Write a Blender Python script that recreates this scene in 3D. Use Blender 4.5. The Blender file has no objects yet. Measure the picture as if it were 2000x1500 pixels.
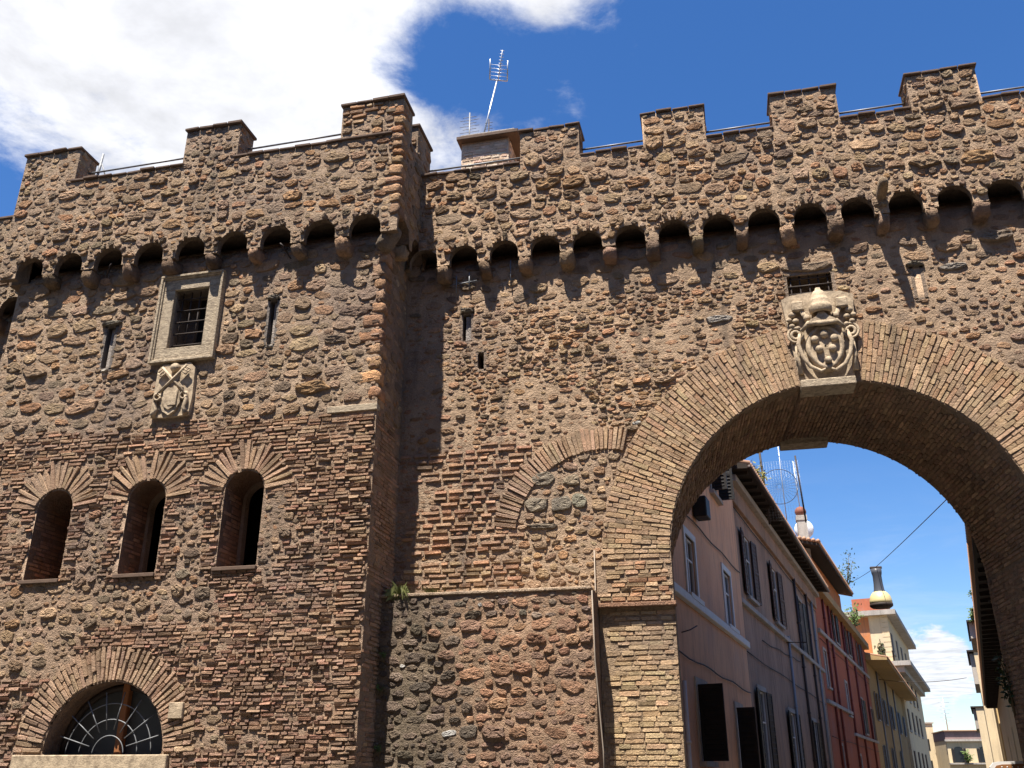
import bpy, math, random
import numpy as np
from mathutils import Vector, Matrix, Euler

random.seed(7)
RNG = np.random.default_rng(11)
SC = bpy.context.scene
COL = SC.collection
R = math.radians

# ------------------------------------------------------------------ camera
cam_d = bpy.data.cameras.new('camera'); cam = bpy.data.objects.new('camera', cam_d); COL.objects.link(cam)
cam_d.sensor_fit = 'HORIZONTAL'; cam_d.sensor_width = 36.0; cam_d.lens = 36.0 * 1815 / 2000
cam_d.clip_start = 0.1; cam_d.clip_end = 3000
CAM = np.array([0, 0, 1.6])
cam.location = CAM
cam.rotation_euler = (R(90 + 22.9), 0, R(13.0))
SC.camera = cam

# ------------------------------------------------------------------ world, sun, exposure
SUN = Vector((0.31, 1.0, -2.715)).normalized()
wd = bpy.data.worlds.new('World'); SC.world = wd; wd.use_nodes = True
nt = wd.node_tree; nt.nodes.clear()
def N(t, **k):
    n = nt.nodes.new(t)
    for a, b in k.items(): setattr(n, a, b)
    return n
def L(a, b): nt.links.new(a, b)
out = N('ShaderNodeOutputWorld'); bg = N('ShaderNodeBackground')
sky = N('ShaderNodeTexSky'); sky.sky_type = 'NISHITA'; sky.sun_disc = False
sky.sun_elevation = R(68.9); sky.sun_rotation = R(197.2)
sky.air_density = 1.0; sky.dust_density = 0.3; sky.ozone_density = 3.0; sky.altitude = 50
SKY_STRENGTH = 0.05
bg.inputs['Strength'].default_value = SKY_STRENGTH
def M(op, a, b=None, c=None):
    n = N('ShaderNodeMath', operation=op)
    for i, v in enumerate((a, b, c)):
        if v is None: continue
        if isinstance(v, (int, float)): n.inputs[i].default_value = v
        else: L(v, n.inputs[i])
    return n.outputs[0]
tc = N('ShaderNodeTexCoord')
sep = N('ShaderNodeSeparateXYZ'); L(tc.outputs['Generated'], sep.inputs[0])
zc = M('MAXIMUM', sep.outputs[2], 0.03)
qx = M('DIVIDE', sep.outputs[0], zc); qy = M('DIVIDE', sep.outputs[1], zc)
cmb = N('ShaderNodeCombineXYZ'); L(qx, cmb.inputs[0]); L(qy, cmb.inputs[1])
def noise(vec, scale, det, rough, dist=0.0, w=None):
    n = N('ShaderNodeTexNoise'); n.inputs['Scale'].default_value = scale; n.inputs['Detail'].default_value = det
    n.inputs['Roughness'].default_value = rough; n.inputs['Distortion'].default_value = dist
    if vec is not None: L(vec, n.inputs['Vector'])
    return n.outputs['Fac']
def ramp(f, a, b):
    m = N('ShaderNodeMapRange', interpolation_type='SMOOTHSTEP'); L(f, m.inputs[0])
    m.inputs[1].default_value = a; m.inputs[2].default_value = b
    return m.outputs[0]
# a large bank of broken cloud over the west half of the sky, edge running diagonally
edge = M('ADD', M('ADD', M('MULTIPLY', qx, -1.0), M('MULTIPLY', qy, -0.60)), 0.48)       # grows towards the bank
edge2 = M('SUBTRACT', 1.80, M('ADD', M('MULTIPLY', qx, -1.0), M('MULTIPLY', qy, 0.5)))
edge = M('MINIMUM', M('MINIMUM', edge, edge2), M('MULTIPLY', M('SUBTRACT', qy, 0.30), 1.2))
def blob(cx, cy, r, k):
    d2 = M('ADD', M('POWER', M('SUBTRACT', qx, cx), 2.0), M('POWER', M('SUBTRACT', qy, cy), 2.0))
    return M('MULTIPLY', M('POWER', 2.718, M('MULTIPLY', d2, -1.0 / (r * r))), k)
edge = M('ADD', edge, M('ADD', M('ADD', blob(-.33, 1.07, .12, -.34), blob(-.20, .95, .12, .20)), blob(-.42, 1.24, .10, .15)))
nz = noise(cmb.outputs[0], 4.2, 9, 0.64, 0.2)
nz2 = noise(cmb.outputs[0], 1.1, 3, 0.5)
f = M('ADD', M('ADD', M('MULTIPLY', edge, 1.25), M('MULTIPLY', M('SUBTRACT', nz, 0.5), 1.25)), M('MULTIPLY', M('SUBTRACT', nz2, 0.5), 0.5))
bank = M('MULTIPLY', ramp(f, -0.04, 0.36), ramp(sep.outputs[2], 0.12, 0.25))
# small cumulus low over the horizon, scattered all round
dm = N('ShaderNodeMapping'); L(tc.outputs['Generated'], dm.inputs[0]); dm.inputs['Scale'].default_value = (9, 9, 17)
dm.inputs['Location'].default_value = (0.35, 0.2, 0.15)
nl = noise(dm.outputs[0], 1.0, 7, 0.55, 0.1)
low = M('MULTIPLY', ramp(nl, 0.60, 0.70), ramp(sep.outputs[2], 0.17, 0.08))
dm2 = N('ShaderNodeMapping'); L(tc.outputs['Generated'], dm2.inputs[0]); dm2.inputs['Scale'].default_value = (5, 5, 24)
nh = noise(dm2.outputs[0], 1.0, 6, 0.6, 0.4)
veil = M('MULTIPLY', M('MULTIPLY', ramp(nh, 0.45, 0.75), ramp(sep.outputs[2], 0.32, 0.05)), 0.35)
vd = N('ShaderNodeVectorMath', operation='DISTANCE'); L(tc.outputs['Generated'], vd.inputs[0]); vd.inputs[1].default_value = (0.187, 0.978, 0.095)
puff = M('ADD', M('MULTIPLY', vd.outputs['Value'], -16.0), M('MULTIPLY', M('SUBTRACT', noise(dm.outputs[0], 4.0, 6, 0.6), 0.5), 1.1))
low = M('MAXIMUM', low, M('MULTIPLY', ramp(puff, -.66, -.40), .92))
cover = M('MAXIMUM', M('MAXIMUM', bank, low), veil)
shade = M('ADD', 0.80, M('MULTIPLY', ramp(noise(cmb.outputs[0], 3.4, 6, 0.6, 0.2), 0.30, 0.62), 0.34))
cl = N('ShaderNodeCombineColor')
L(M('MULTIPLY', shade, 7.0), cl.inputs[0]); L(M('MULTIPLY', shade, 7.1), cl.inputs[1]); L(M('MULTIPLY', shade, 7.5), cl.inputs[2])
hsv = N('ShaderNodeHueSaturation'); L(sky.outputs[0], hsv.inputs['Color']); hsv.inputs['Saturation'].default_value = 1.28; hsv.inputs['Value'].default_value = 1.30; hsv.inputs['Hue'].default_value = .508
mix = N('ShaderNodeMix', data_type='RGBA'); L(cover, mix.inputs[0]); L(hsv.outputs[0], mix.inputs[6]); L(cl.outputs[0], mix.inputs[7])
L(mix.outputs[2], bg.inputs[0]); L(bg.outputs[0], out.inputs[0])

sun_d = bpy.data.lights.new('sun', 'SUN'); sun = bpy.data.objects.new('sun', sun_d); COL.objects.link(sun)
sun_d.energy = 5.0; sun_d.angle = R(0.53); sun_d.color = (1.0, 0.95, 0.88)
sun.rotation_euler = SUN.to_track_quat('-Z', 'Y').to_euler()
SC.view_settings.view_transform = 'Standard'; SC.view_settings.look = 'None'
SC.view_settings.exposure = 1.47; SC.view_settings.gamma = 1.0; SC.view_settings.use_curve_mapping = False
SC.render.engine = 'CYCLES'

# ------------------------------------------------------------------ materials
def mat(name, build=None, **kw):
    m = bpy.data.materials.new(name); m.use_nodes = True
    t = m.node_tree; b = t.nodes['Principled BSDF']
    b.inputs['Roughness'].default_value = kw.get('rough', 0.85)
    b.inputs['Specular IOR Level'].default_value = kw.get('spec', 0.2)
    b.inputs['Metallic'].default_value = kw.get('metal', 0.0)
    b.inputs['Base Color'].default_value = (*kw.get('col', (0.5, 0.5, 0.5)), 1)
    if build: build(t, b)
    return m
def node(t, ty, **ins):
    n = t.nodes.new(ty)
    for k, v in ins.items():
        s = n.inputs[k.replace('_', ' ')] if k.replace('_', ' ') in n.inputs else n.inputs[int(k[1:])]
        if hasattr(v, 'links'): t.links.new(v, s)
        else: s.default_value = v
    return n
def world_pos(t): return t.nodes.new('ShaderNodeNewGeometry').outputs['Position']
def nz3(t, scale, det=5, rough=0.6, vec=None, stretch=None):
    v = vec or world_pos(t)
    if stretch:
        mp = t.nodes.new('ShaderNodeMapping'); t.links.new(v, mp.inputs[0]); mp.inputs['Scale'].default_value = stretch; v = mp.outputs[0]
    n = t.nodes.new('ShaderNodeTexNoise'); t.links.new(v, n.inputs['Vector'])
    n.inputs['Scale'].default_value = scale; n.inputs['Detail'].default_value = det; n.inputs['Roughness'].default_value = rough
    return n.outputs['Fac']
def mrange(t, f, a, b, c, d):
    n = t.nodes.new('ShaderNodeMapRange'); t.links.new(f, n.inputs[0])
    for i, v in enumerate((a, b, c, d)): n.inputs[i + 1].default_value = v
    return n.outputs[0]
def mulcol(t, col, fac):
    n = t.nodes.new('ShaderNodeVectorMath'); n.operation = 'SCALE'; t.links.new(col, n.inputs[0]); t.links.new(fac, n.inputs['Scale'])
    return n.outputs[0]
def mixc(t, f, a, b):
    n = t.nodes.new('ShaderNodeMix'); n.data_type = 'RGBA'
    if hasattr(f, 'links'): t.links.new(f, n.inputs[0])
    else: n.inputs[0].default_value = f
    for i, v in ((6, a), (7, b)):
        if hasattr(v, 'links'): t.links.new(v, n.inputs[i])
        else: n.inputs[i].default_value = (*v, 1)
    return n.outputs[2]
def bump(t, b, height, dist, strength=1.0):
    n = t.nodes.new('ShaderNodeBump'); t.links.new(height, n.inputs['Height'])
    n.inputs['Distance'].default_value = dist; n.inputs['Strength'].default_value = strength
    t.links.new(n.outputs[0], b.inputs['Normal'])
def add(t, a, b_, op='ADD'):
    n = t.nodes.new('ShaderNodeMath'); n.operation = op
    for i, v in enumerate((a, b_)):
        if hasattr(v, 'links'): t.links.new(v, n.inputs[i])
        else: n.inputs[i].default_value = v
    return n.outputs[0]
def masonry_build(blot_scale, blot_lo, blot_hi, fine, pit, bdist, mid=14, midk=1.0):
    def f(t, b):
        at = t.nodes.new('ShaderNodeAttribute'); at.attribute_name = 'Col'
        k1 = mrange(t, nz3(t, blot_scale, 6, 0.65), 0.3, 0.7, blot_lo, blot_hi)
        k2 = mrange(t, nz3(t, fine, 4, 0.7), 0.3, 0.7, 0.78, 1.2)
        c = mulcol(t, at.outputs['Color'], add(t, k1, k2, 'MULTIPLY'))
        # lichen-grey and pale lime stains
        c = mixc(t, mrange(t, nz3(t, 2.2, 6, 0.7), 0.55, 0.75, 0, 0.35), c, (0.12, 0.10, 0.075))
        c = mixc(t, mrange(t, nz3(t, 11, 5, 0.7), 0.60, 0.8, 0, 0.5), c, (0.36, 0.30, 0.22))
        st = nz3(t, 1.0, 5, 0.6, stretch=(3.2, 3.2, 0.32))
        c = mixc(t, mrange(t, st, 0.57, 0.72, 0, 0.5), c, (0.085, 0.07, 0.058))
        c = mixc(t, mrange(t, nz3(t, 0.55, 4, 0.6), 0.50, 0.70, 0, 0.35), c, (0.17, 0.135, 0.125))
        t.links.new(c, b.inputs['Base Color'])
        vo = t.nodes.new('ShaderNodeTexVoronoi'); t.links.new(world_pos(t), vo.inputs['Vector']); vo.inputs['Scale'].default_value = pit
        hgt = add(t, add(t, nz3(t, fine * 0.6, 7, 0.7), 1.0, 'MULTIPLY'), add(t, vo.outputs['Distance'], 0.35, 'MULTIPLY'))
        bump(t, b, add(t, hgt, add(t, nz3(t, mid, 5, 0.65), midk, 'MULTIPLY')), bdist)
    return f
MAT = {}
MAT['stone'] = mat('tuff_stone', masonry_build(6, 0.7, 1.3, 55, 60, 0.05, 15, 1.3), rough=0.95, spec=0.05)
MAT['brick'] = mat('old_brick', masonry_build(5, 0.75, 1.25, 70, 90, 0.022, 22, .8), rough=0.95, spec=0.05)
MAT['mortar'] = mat('lime_mortar', masonry_build(3, 0.78, 1.2, 45, 70, 0.04, 13, 1.2), rough=0.97, spec=0.03)
def trav(t, b):
    v = nz3(t, 14, 7, 0.7, stretch=(1, 1, 2.5)); v2 = nz3(t, 70, 3, 0.6)
    c = mixc(t, mrange(t, v, 0.42, 0.62, 0, 1), (0.42, 0.335, 0.23), (0.22, 0.172, 0.12))
    c = mixc(t, mrange(t, v2, 0.55, 0.7, 0, 0.6), c, (0.12, 0.10, 0.075))
    t.links.new(c, b.inputs['Base Color']); bump(t, b, add(t, v, v2), 0.012)
MAT['travertine'] = mat('weathered_travertine', trav, rough=0.85, spec=0.1)
def trav2(t, b):
    v = nz3(t, 9, 6, 0.7); v2 = nz3(t, 50, 4, 0.7)
    c = mixc(t, mrange(t, v, 0.4, 0.66, 0, 1), (0.46, 0.355, 0.235), (0.20, 0.15, 0.10))
    c = mixc(t, mrange(t, v2, 0.56, 0.72, 0, 0.5), c, (0.11, 0.09, 0.07))
    t.links.new(c, b.inputs['Base Color']); bump(t, b, add(t, v, v2), 0.008)
MAT['marble'] = mat('carved_marble', trav2, rough=0.8, spec=0.15)
def tiles(t, b):
    v = nz3(t, 8, 5, 0.7)
    c = mixc(t, v, (0.075, 0.048, 0.034), (0.15, 0.10, 0.07))
    t.links.new(c, b.inputs['Base Color']); bump(t, b, v, 0.01)
MAT['coping'] = mat('weathered_coping', tiles, rough=0.9)
MAT['iron'] = mat('dark_iron', lambda t, b: t.links.new(mixc(t, nz3(t, 40), (0.018, 0.014, 0.012), (0.05, 0.032, 0.022)), b.inputs['Base Color']), rough=0.7, spec=0.3)
MAT['rail'] = mat('painted_rail', lambda t, b: t.links.new(mixc(t, nz3(t, 20), (0.10, 0.105, 0.11), (0.20, 0.20, 0.20)), b.inputs['Base Color']), rough=0.45, spec=0.4)
MAT['steel'] = mat('galvanised_steel', lambda t, b: t.links.new(mixc(t, nz3(t, 15), (0.30, 0.31, 0.32), (0.55, 0.56, 0.57)), b.inputs['Base Color']), rough=0.4, metal=0.6, spec=0.5)
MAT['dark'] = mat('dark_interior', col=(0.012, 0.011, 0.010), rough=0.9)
MAT['wood'] = mat('orange_brown_wood', lambda t, b: t.links.new(mixc(t, nz3(t, 20, stretch=(8, 8, 1)), (0.20, 0.075, 0.028), (0.36, 0.15, 0.06)), b.inputs['Base Color']), rough=0.6)
MAT['greyglass'] = mat('dusty_glass', lambda t, b: t.links.new(mixc(t, nz3(t, 6), (0.035, 0.038, 0.04), (0.07, 0.074, 0.075)), b.inputs['Base Color']), rough=0.35, spec=0.5)
MAT['glass'] = mat('window_glass', col=(0.012, 0.015, 0.02), rough=0.12, spec=0.25)
def greyslab(t, b):
    v = nz3(t, 12, 6, 0.7)
    t.links.new(mixc(t, v, (0.14, 0.13, 0.115), (0.34, 0.31, 0.27)), b.inputs['Base Color']); bump(t, b, v, 0.01)
MAT['greyslab'] = mat('grey_marble_fragment', greyslab)

# ------------------------------------------------------------------ object helpers
def tag(o, label=None, cat=None, group=None, kind=None):
    if label: o['label'] = label
    if cat: o['category'] = cat
    if group: o['group'] = group
    if kind: o['kind'] = kind
    return o
def empty(name, loc=(0, 0, 0), rz=0.0, label=None, cat=None, group=None):
    o = bpy.data.objects.new(name, None); COL.objects.link(o); o.location = loc; o.rotation_euler = (0, 0, rz)
    o.empty_display_size = 0.2
    return tag(o, label, cat, group)
def link(name, me, m, parent=None, loc=None):
    o = bpy.data.objects.new(name, me); COL.objects.link(o)
    if m is not None and not me.materials: me.materials.append(m)
    if parent is not None: o.parent = parent
    if loc is not None: o.location = loc
    return o
class MB:
    """collects boxes, tubes, lathes ... for one mesh"""
    def __init__(s): s.v = []; s.f = []; s.sm = []
    def addv(s, vs, fs, smooth=False, mtx=None):
        o = len(s.v)
        if mtx is not None: vs = [mtx @ Vector(p) for p in vs]
        s.v += [tuple(p) for p in vs]; s.f += [tuple(i + o for i in f) for f in fs]; s.sm += [smooth] * len(fs)
        return s
    def box(s, x0, x1, y0, y1, z0, z1, mtx=None):
        vs = [(x, y, z) for x in (x0, x1) for y in (y0, y1) for z in (z0, z1)]
        fs = [(0, 1, 3, 2), (4, 6, 7, 5), (0, 4, 5, 1), (2, 3, 7, 6), (0, 2, 6, 4), (1, 5, 7, 3)]
        return s.addv(vs, fs, False, mtx)
    def bevbox(s, x0, x1, y0, y1, z0, z1, b=0.01, mtx=None):
        cs = [((x0 + x1) / 2, (y0 + y1) / 2, (z0 + z1) / 2)]
        hx, hy, hz = (x1 - x0) / 2, (y1 - y0) / 2, (z1 - z0) / 2; c = cs[0]
        b = min(b, hx * .9, hy * .9, hz * .9); vs = []; idx = {}
        for ix in (-1, 1):
            for iy in (-1, 1):
                for iz in (-1, 1):
                    for k in range(3):
                        p = [ix * hx, iy * hy, iz * hz]
                        for q in range(3):
                            if q != k: p[q] -= (ix, iy, iz)[q] * b
                        idx[(ix, iy, iz, k)] = len(vs); vs.append(tuple(c[q] + p[q] for q in range(3)))
        fs = []
        for k in range(3):
            a, d = [q for q in range(3) if q != k]
            for sgn in (-1, 1):
                ring = []
                for (p, q) in ((-1, -1), (1, -1), (1, 1), (-1, 1)):
                    t = [0, 0, 0]; t[k] = sgn; t[a] = p; t[d] = q; ring.append(idx[(*t, k)])
                fs.append(tuple(ring))
        for k in range(3):          # edges parallel to axis k
            a, d = [q for q in range(3) if q != k]
            for p in (-1, 1):
                for q in (-1, 1):
                    lo = [0, 0, 0]; hi = [0, 0, 0]; lo[k] = -1; hi[k] = 1
                    lo[a] = hi[a] = p; lo[d] = hi[d] = q
                    fs.append((idx[(*lo, a)], idx[(*hi, a)], idx[(*hi, d)], idx[(*lo, d)]))
        for ix in (-1, 1):
            for iy in (-1, 1):
                for iz in (-1, 1): fs.append(tuple(idx[(ix, iy, iz, k)] for k in range(3)))
        return s.addv(vs, fs, False, mtx)
    def tube(s, pts, r, n=8, cap=True, mtx=None):
        pts = [Vector(p) for p in pts]; rr = r if isinstance(r, (list, tuple)) else [r] * len(pts)
        vs = []; fs = []; prev = None
        for i, p in enumerate(pts):
            d = (pts[min(i + 1, len(pts) - 1)] - pts[max(i - 1, 0)]).normalized()
            if prev is None: a = d.orthogonal().normalized()
            else:
                a = prev - d * prev.dot(d); a = a.normalized() if a.length > 1e-6 else d.orthogonal().normalized()
            prev = a; c = d.cross(a)
            for k in range(n):
                t = 2 * math.pi * k / n; vs.append(p + (a * math.cos(t) + c * math.sin(t)) * rr[i])
        for i in range(len(pts) - 1):
            for k in range(n): fs.append((i * n + k, i * n + (k + 1) % n, (i + 1) * n + (k + 1) % n, (i + 1) * n + k))
        if cap: fs.append(tuple(range(n - 1, -1, -1))); fs.append(tuple((len(pts) - 1) * n + k for k in range(n)))
        return s.addv(vs, fs, True, mtx)
    def ball(s, c, r, sc=(1, 1, 1), n=10, m=7, mtx=None):
        vs = []; fs = []
        for j in range(m + 1):
            ph = math.pi * j / m
            for k in range(n):
                t = 2 * math.pi * k / n
                vs.append((c[0] + r * sc[0] * math.sin(ph) * math.cos(t), c[1] + r * sc[1] * math.sin(ph) * math.sin(t), c[2] + r * sc[2] * math.cos(ph)))
        for j in range(m):
            for k in range(n): fs.append((j * n + k, (j + 1) * n + k, (j + 1) * n + (k + 1) % n, j * n + (k + 1) % n))
        return s.addv(vs, fs, True, mtx)
    def lathe(s, prof, c=(0, 0, 0), n=16, mtx=None):
        vs = []; fs = []
        for (r, z) in prof:
            for k in range(n):
                t = 2 * math.pi * k / n; vs.append((c[0] + r * math.cos(t), c[1] + r * math.sin(t), c[2] + z))
        for j in range(len(prof) - 1):
            for k in range(n): fs.append((j * n + k, j * n + (k + 1) % n, (j + 1) * n + (k + 1) % n, (j + 1) * n + k))
        return s.addv(vs, fs, True, mtx)
    def prism(s, poly, y0, y1, mtx=None):
        """polygon in x,z extruded along y"""
        n = len(poly); vs = [(x, y0, z) for x, z in poly] + [(x, y1, z) for x, z in poly]
        fs = [tuple(range(n)), tuple(range(2 * n - 1, n - 1, -1))] + [(i, n + i, n + (i + 1) % n, (i + 1) % n) for i in range(n)]
        return s.addv(vs, fs, False, mtx)
    def mesh(s, name):
        me = bpy.data.meshes.new(name); me.from_pydata(s.v, [], s.f); me.polygons.foreach_set('use_smooth', s.sm); me.update()
        import bmesh
        bm = bmesh.new(); bm.from_mesh(me); bmesh.ops.recalc_face_normals(bm, faces=bm.faces); bm.to_mesh(me); bm.free()
        return me
    def build(s, name, m, parent=None, loc=None): return link(name, s.mesh(name), m, parent, loc)

# ------------------------------------------------------------------ masonry
def vnoise(x, y, seed=0):
    xi = np.floor(x).astype(np.int64); yi = np.floor(y).astype(np.int64); fx = x - xi; fy = y - yi
    fx = fx * fx * (3 - 2 * fx); fy = fy * fy * (3 - 2 * fy)
    def hsh(a, b):
        n = (a * 374761393 + b * 668265263 + seed * 974634777) & 0x7fffffff
        n = ((n ^ (n >> 13)) * 1274126177) & 0x7fffffff
        return ((n ^ (n >> 16)) & 0xffff) / 65535.0
    return (hsh(xi, yi) * (1 - fx) + hsh(xi + 1, yi) * fx) * (1 - fy) + (hsh(xi, yi + 1) * (1 - fx) + hsh(xi + 1, yi + 1) * fx) * fy
def fbm(x, y, seed=0, o=3):
    r = 0; a = 0.5
    for i in range(o): r = r + a * vnoise(x * 2 ** i, y * 2 ** i, seed + i); a *= 0.5
    return r / (1 - 0.5 ** o)

RES = 0.0125
class Face:
    """a stretch of wall: u along, v up, mapf(u, v, h) -> xyz with h standing out of the wall"""
    def __init__(s, u0, u1, v0, v1, mapf):
        s.u0, s.u1, s.v0, s.v1, s.mapf = u0, u1, v0, v1, mapf
        s.nu = int((u1 - u0) / RES) + 1; s.nv = int((v1 - v0) / RES) + 1
        s.occ = np.zeros((s.nv, s.nu), bool); s.P = []
        uu = u0 + (np.arange(s.nu) + 0.5) * RES; vv = v0 + (np.arange(s.nv) + 0.5) * RES
        s.U, s.V = np.meshgrid(uu, vv)
    def block(s, mask): s.occ |= mask
    def cells(s, u, v, a, b, ang, sq):
        r = max(a, b) + RES if ang else None
        ca, sa = math.cos(ang), math.sin(ang)
        ex = abs(a * ca) + abs(b * sa); ey = abs(a * sa) + abs(b * ca)
        i0 = int((u - ex - s.u0) / RES); i1 = int((u + ex - s.u0) / RES) + 1; j0 = int((v - ey - s.v0) / RES); j1 = int((v + ey - s.v0) / RES) + 1
        if i0 < 0 or j0 < 0 or i1 > s.nu or j1 > s.nv: return None
        U = s.U[j0:j1, i0:i1] - u; V = s.V[j0:j1, i0:i1] - v
        p = np.abs((U * ca + V * sa) / a); q = np.abs((-U * sa + V * ca) / b)
        m = (p ** sq + q ** sq) < 1
        return (slice(j0, j1), slice(i0, i1)), m
    def put(s, kind, u, v, a, b, ang, h, col, gap=0.0, sq=2.6, h0=0.0, test=True, tol=0):
        c = s.cells(u, v, a + gap, b + gap, ang, sq)
        if c is None: return False
        if test and s.occ[min(s.nv - 1, int((v - s.v0) / RES)), min(s.nu - 1, int((u - s.u0) / RES))]: return False
        if test and (s.occ[c[0]] & c[1]).sum() > min(tol, 0.04 * c[1].sum()): return False
        s.occ[c[0]] |= c[1]
        s.P.append((kind, u, v, a, b, ang, h, h0, *col)); return True
    def rubble(s, zone, classes, pal, gap=0.012, hk=0.32, tilt=0.16, seed=0):
        """throw stones of falling size into the free cells of the zone"""
        for (amin, amax, rmin, rmax, tries) in classes:
            free = np.argwhere(zone & ~s.occ)
            if len(free) == 0: return
            pick = free[RNG.integers(0, len(free), tries)]
            for (j, i) in pick:
                if s.occ[j, i]: continue
                a = RNG.uniform(amin, amax); b = a * RNG.uniform(rmin, rmax)
                u = s.u0 + (i + RNG.random()) * RES; v = s.v0 + (j + RNG.random()) * RES
                col = pal(u, v)
                s.put(0, u, v, a, b, RNG.normal(0, tilt), min(0.06, max(0.009, b * hk * RNG.uniform(0.5, 1.5))), col, gap * RNG.uniform(0.6, 1.4))
    def rows(s, zone, hmin, hmax, kmin, kmax, pal, gap=0.012, hk=0.36, tilt=0.07, drop=0.10):
        """roughly coursed rubble: stones of one course side by side, then gaps left for the smaller ones"""
        v = s.v0
        while v < s.v1:
            bh = RNG.uniform(hmin, hmax); u = s.u0 - RNG.uniform(0, .3); ph = RNG.uniform(0, 6.28)
            while u < s.u1:
                hh = bh * RNG.uniform(0.55, 1.05); l = hh * RNG.uniform(kmin, kmax); uc = u + l / 2
                vc = v + bh / 2 + RNG.normal(0, bh * 0.13) + 0.02 * math.sin(uc * 2 + ph)
                j = int((vc - s.v0) / RES); i = int((uc - s.u0) / RES)
                if 0 <= j < s.nv and 0 <= i < s.nu and zone[j, i] and RNG.random() > drop:
                    for k in range(2):
                        b = hh / 2 * 0.93 - gap / 2
                        if s.put(0, uc, vc, l / 2 - gap / 2, b, RNG.normal(0, tilt), min(0.062, max(0.014, b * hk * RNG.uniform(0.5, 1.5))), pal(uc, vc), 0.0, 3.2, tol=4): break
                        l *= 0.7; hh *= 0.75; uc = u + l / 2
                u += l + gap * RNG.uniform(0.2, 1.6)
            v += bh + gap * 0.6
    def courses(s, zone, pitch, lmin, lmax, thick, pal, gap=0.012, drop=0.04, wave=0.006, hmin=0.012, hmax=0.03, v_from=None, slope=0.0):
        v = (v_from if v_from is not None else s.v0) + pitch / 2; row = 0
        while v < s.v1 - pitch / 2:
            u = s.u0 + RNG.uniform(0, lmax); ph = RNG.uniform(0, 6.28); row += 1
            while u < s.u1 - 0.03:
                l = RNG.uniform(lmin, lmax); uc = u + l / 2
                vc = v + wave * math.sin(uc * 1.7 + ph) + RNG.normal(0, wave * 0.4) + slope * (uc - s.u0)
                j = int((vc - s.v0) / RES); i = int((uc - s.u0) / RES)
                if 0 <= j < s.nv and 0 <= i < s.nu and zone[j, i] and RNG.random() > drop:
                    b = thick / 2 * RNG.uniform(0.78, 1.15)
                    for k in range(3):
                        if s.put(1, uc, vc, l / 2 - gap / 2, b, RNG.normal(0, 0.012), RNG.uniform(hmin, hmax), pal(uc, vc), 0.001, 8, tol=2): break
                        l *= 0.6; uc = u + l / 2 + RNG.uniform(-0.02, 0.04)
                        if l < 0.05: break
                u += l + gap * RNG.uniform(0.5, 1.6)
            v += pitch * RNG.uniform(0.93, 1.07)
    def voussoirs(s, cx, cz, r0, r1, a0, a1, pitch, pal, nrad=1, h=0.03, h0=0.0, thick=0.72, mask=None, lenj=0.06, grow=True, sq=8, test=False):
        n = max(3, int(abs(a1 - a0) * r0 / pitch)); da = (a1 - a0) / n
        for k in range(n):
            an = a0 + (k + 0.5) * da + RNG.normal(0, abs(da) * 0.05)
            cuts = [r0 + (r1 - r0) * t / nrad for t in range(nrad + 1)]
            off = (r1 - r0) / nrad * (0.5 if k % 2 else 0.0) if nrad > 1 else 0
            cuts = [r0 + RNG.uniform(0, 0.012)] + [c + off + RNG.normal(0, 0.015) - ((r1 - r0) / nrad * 0.25) for c in cuts[1:]]
            if nrad > 1: cuts = [c for c in cuts if c < r1 - 0.05] + [r1 + RNG.normal(0, lenj * 0.3)]
            else: cuts = [cuts[0], r1 + RNG.normal(0, lenj)]
            for q in range(len(cuts) - 1):
                ra, rb = cuts[q], cuts[q + 1]
                if rb - ra < 0.04: continue
                rm = (ra + rb) / 2; u = cx + rm * math.cos(an); v = cz + rm * math.sin(an)
                w = abs(da) * (rm if grow else r0) * thick / 2 * RNG.uniform(0.85, 1.08)
                if mask is not None and not mask(u, v): continue
                s.put(1, u, v, (rb - ra) / 2 - 0.006, w, an, h * RNG.uniform(0.5, 1.3), pal(u, v), 0.001, sq, h0, test=test, tol=3)

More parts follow.
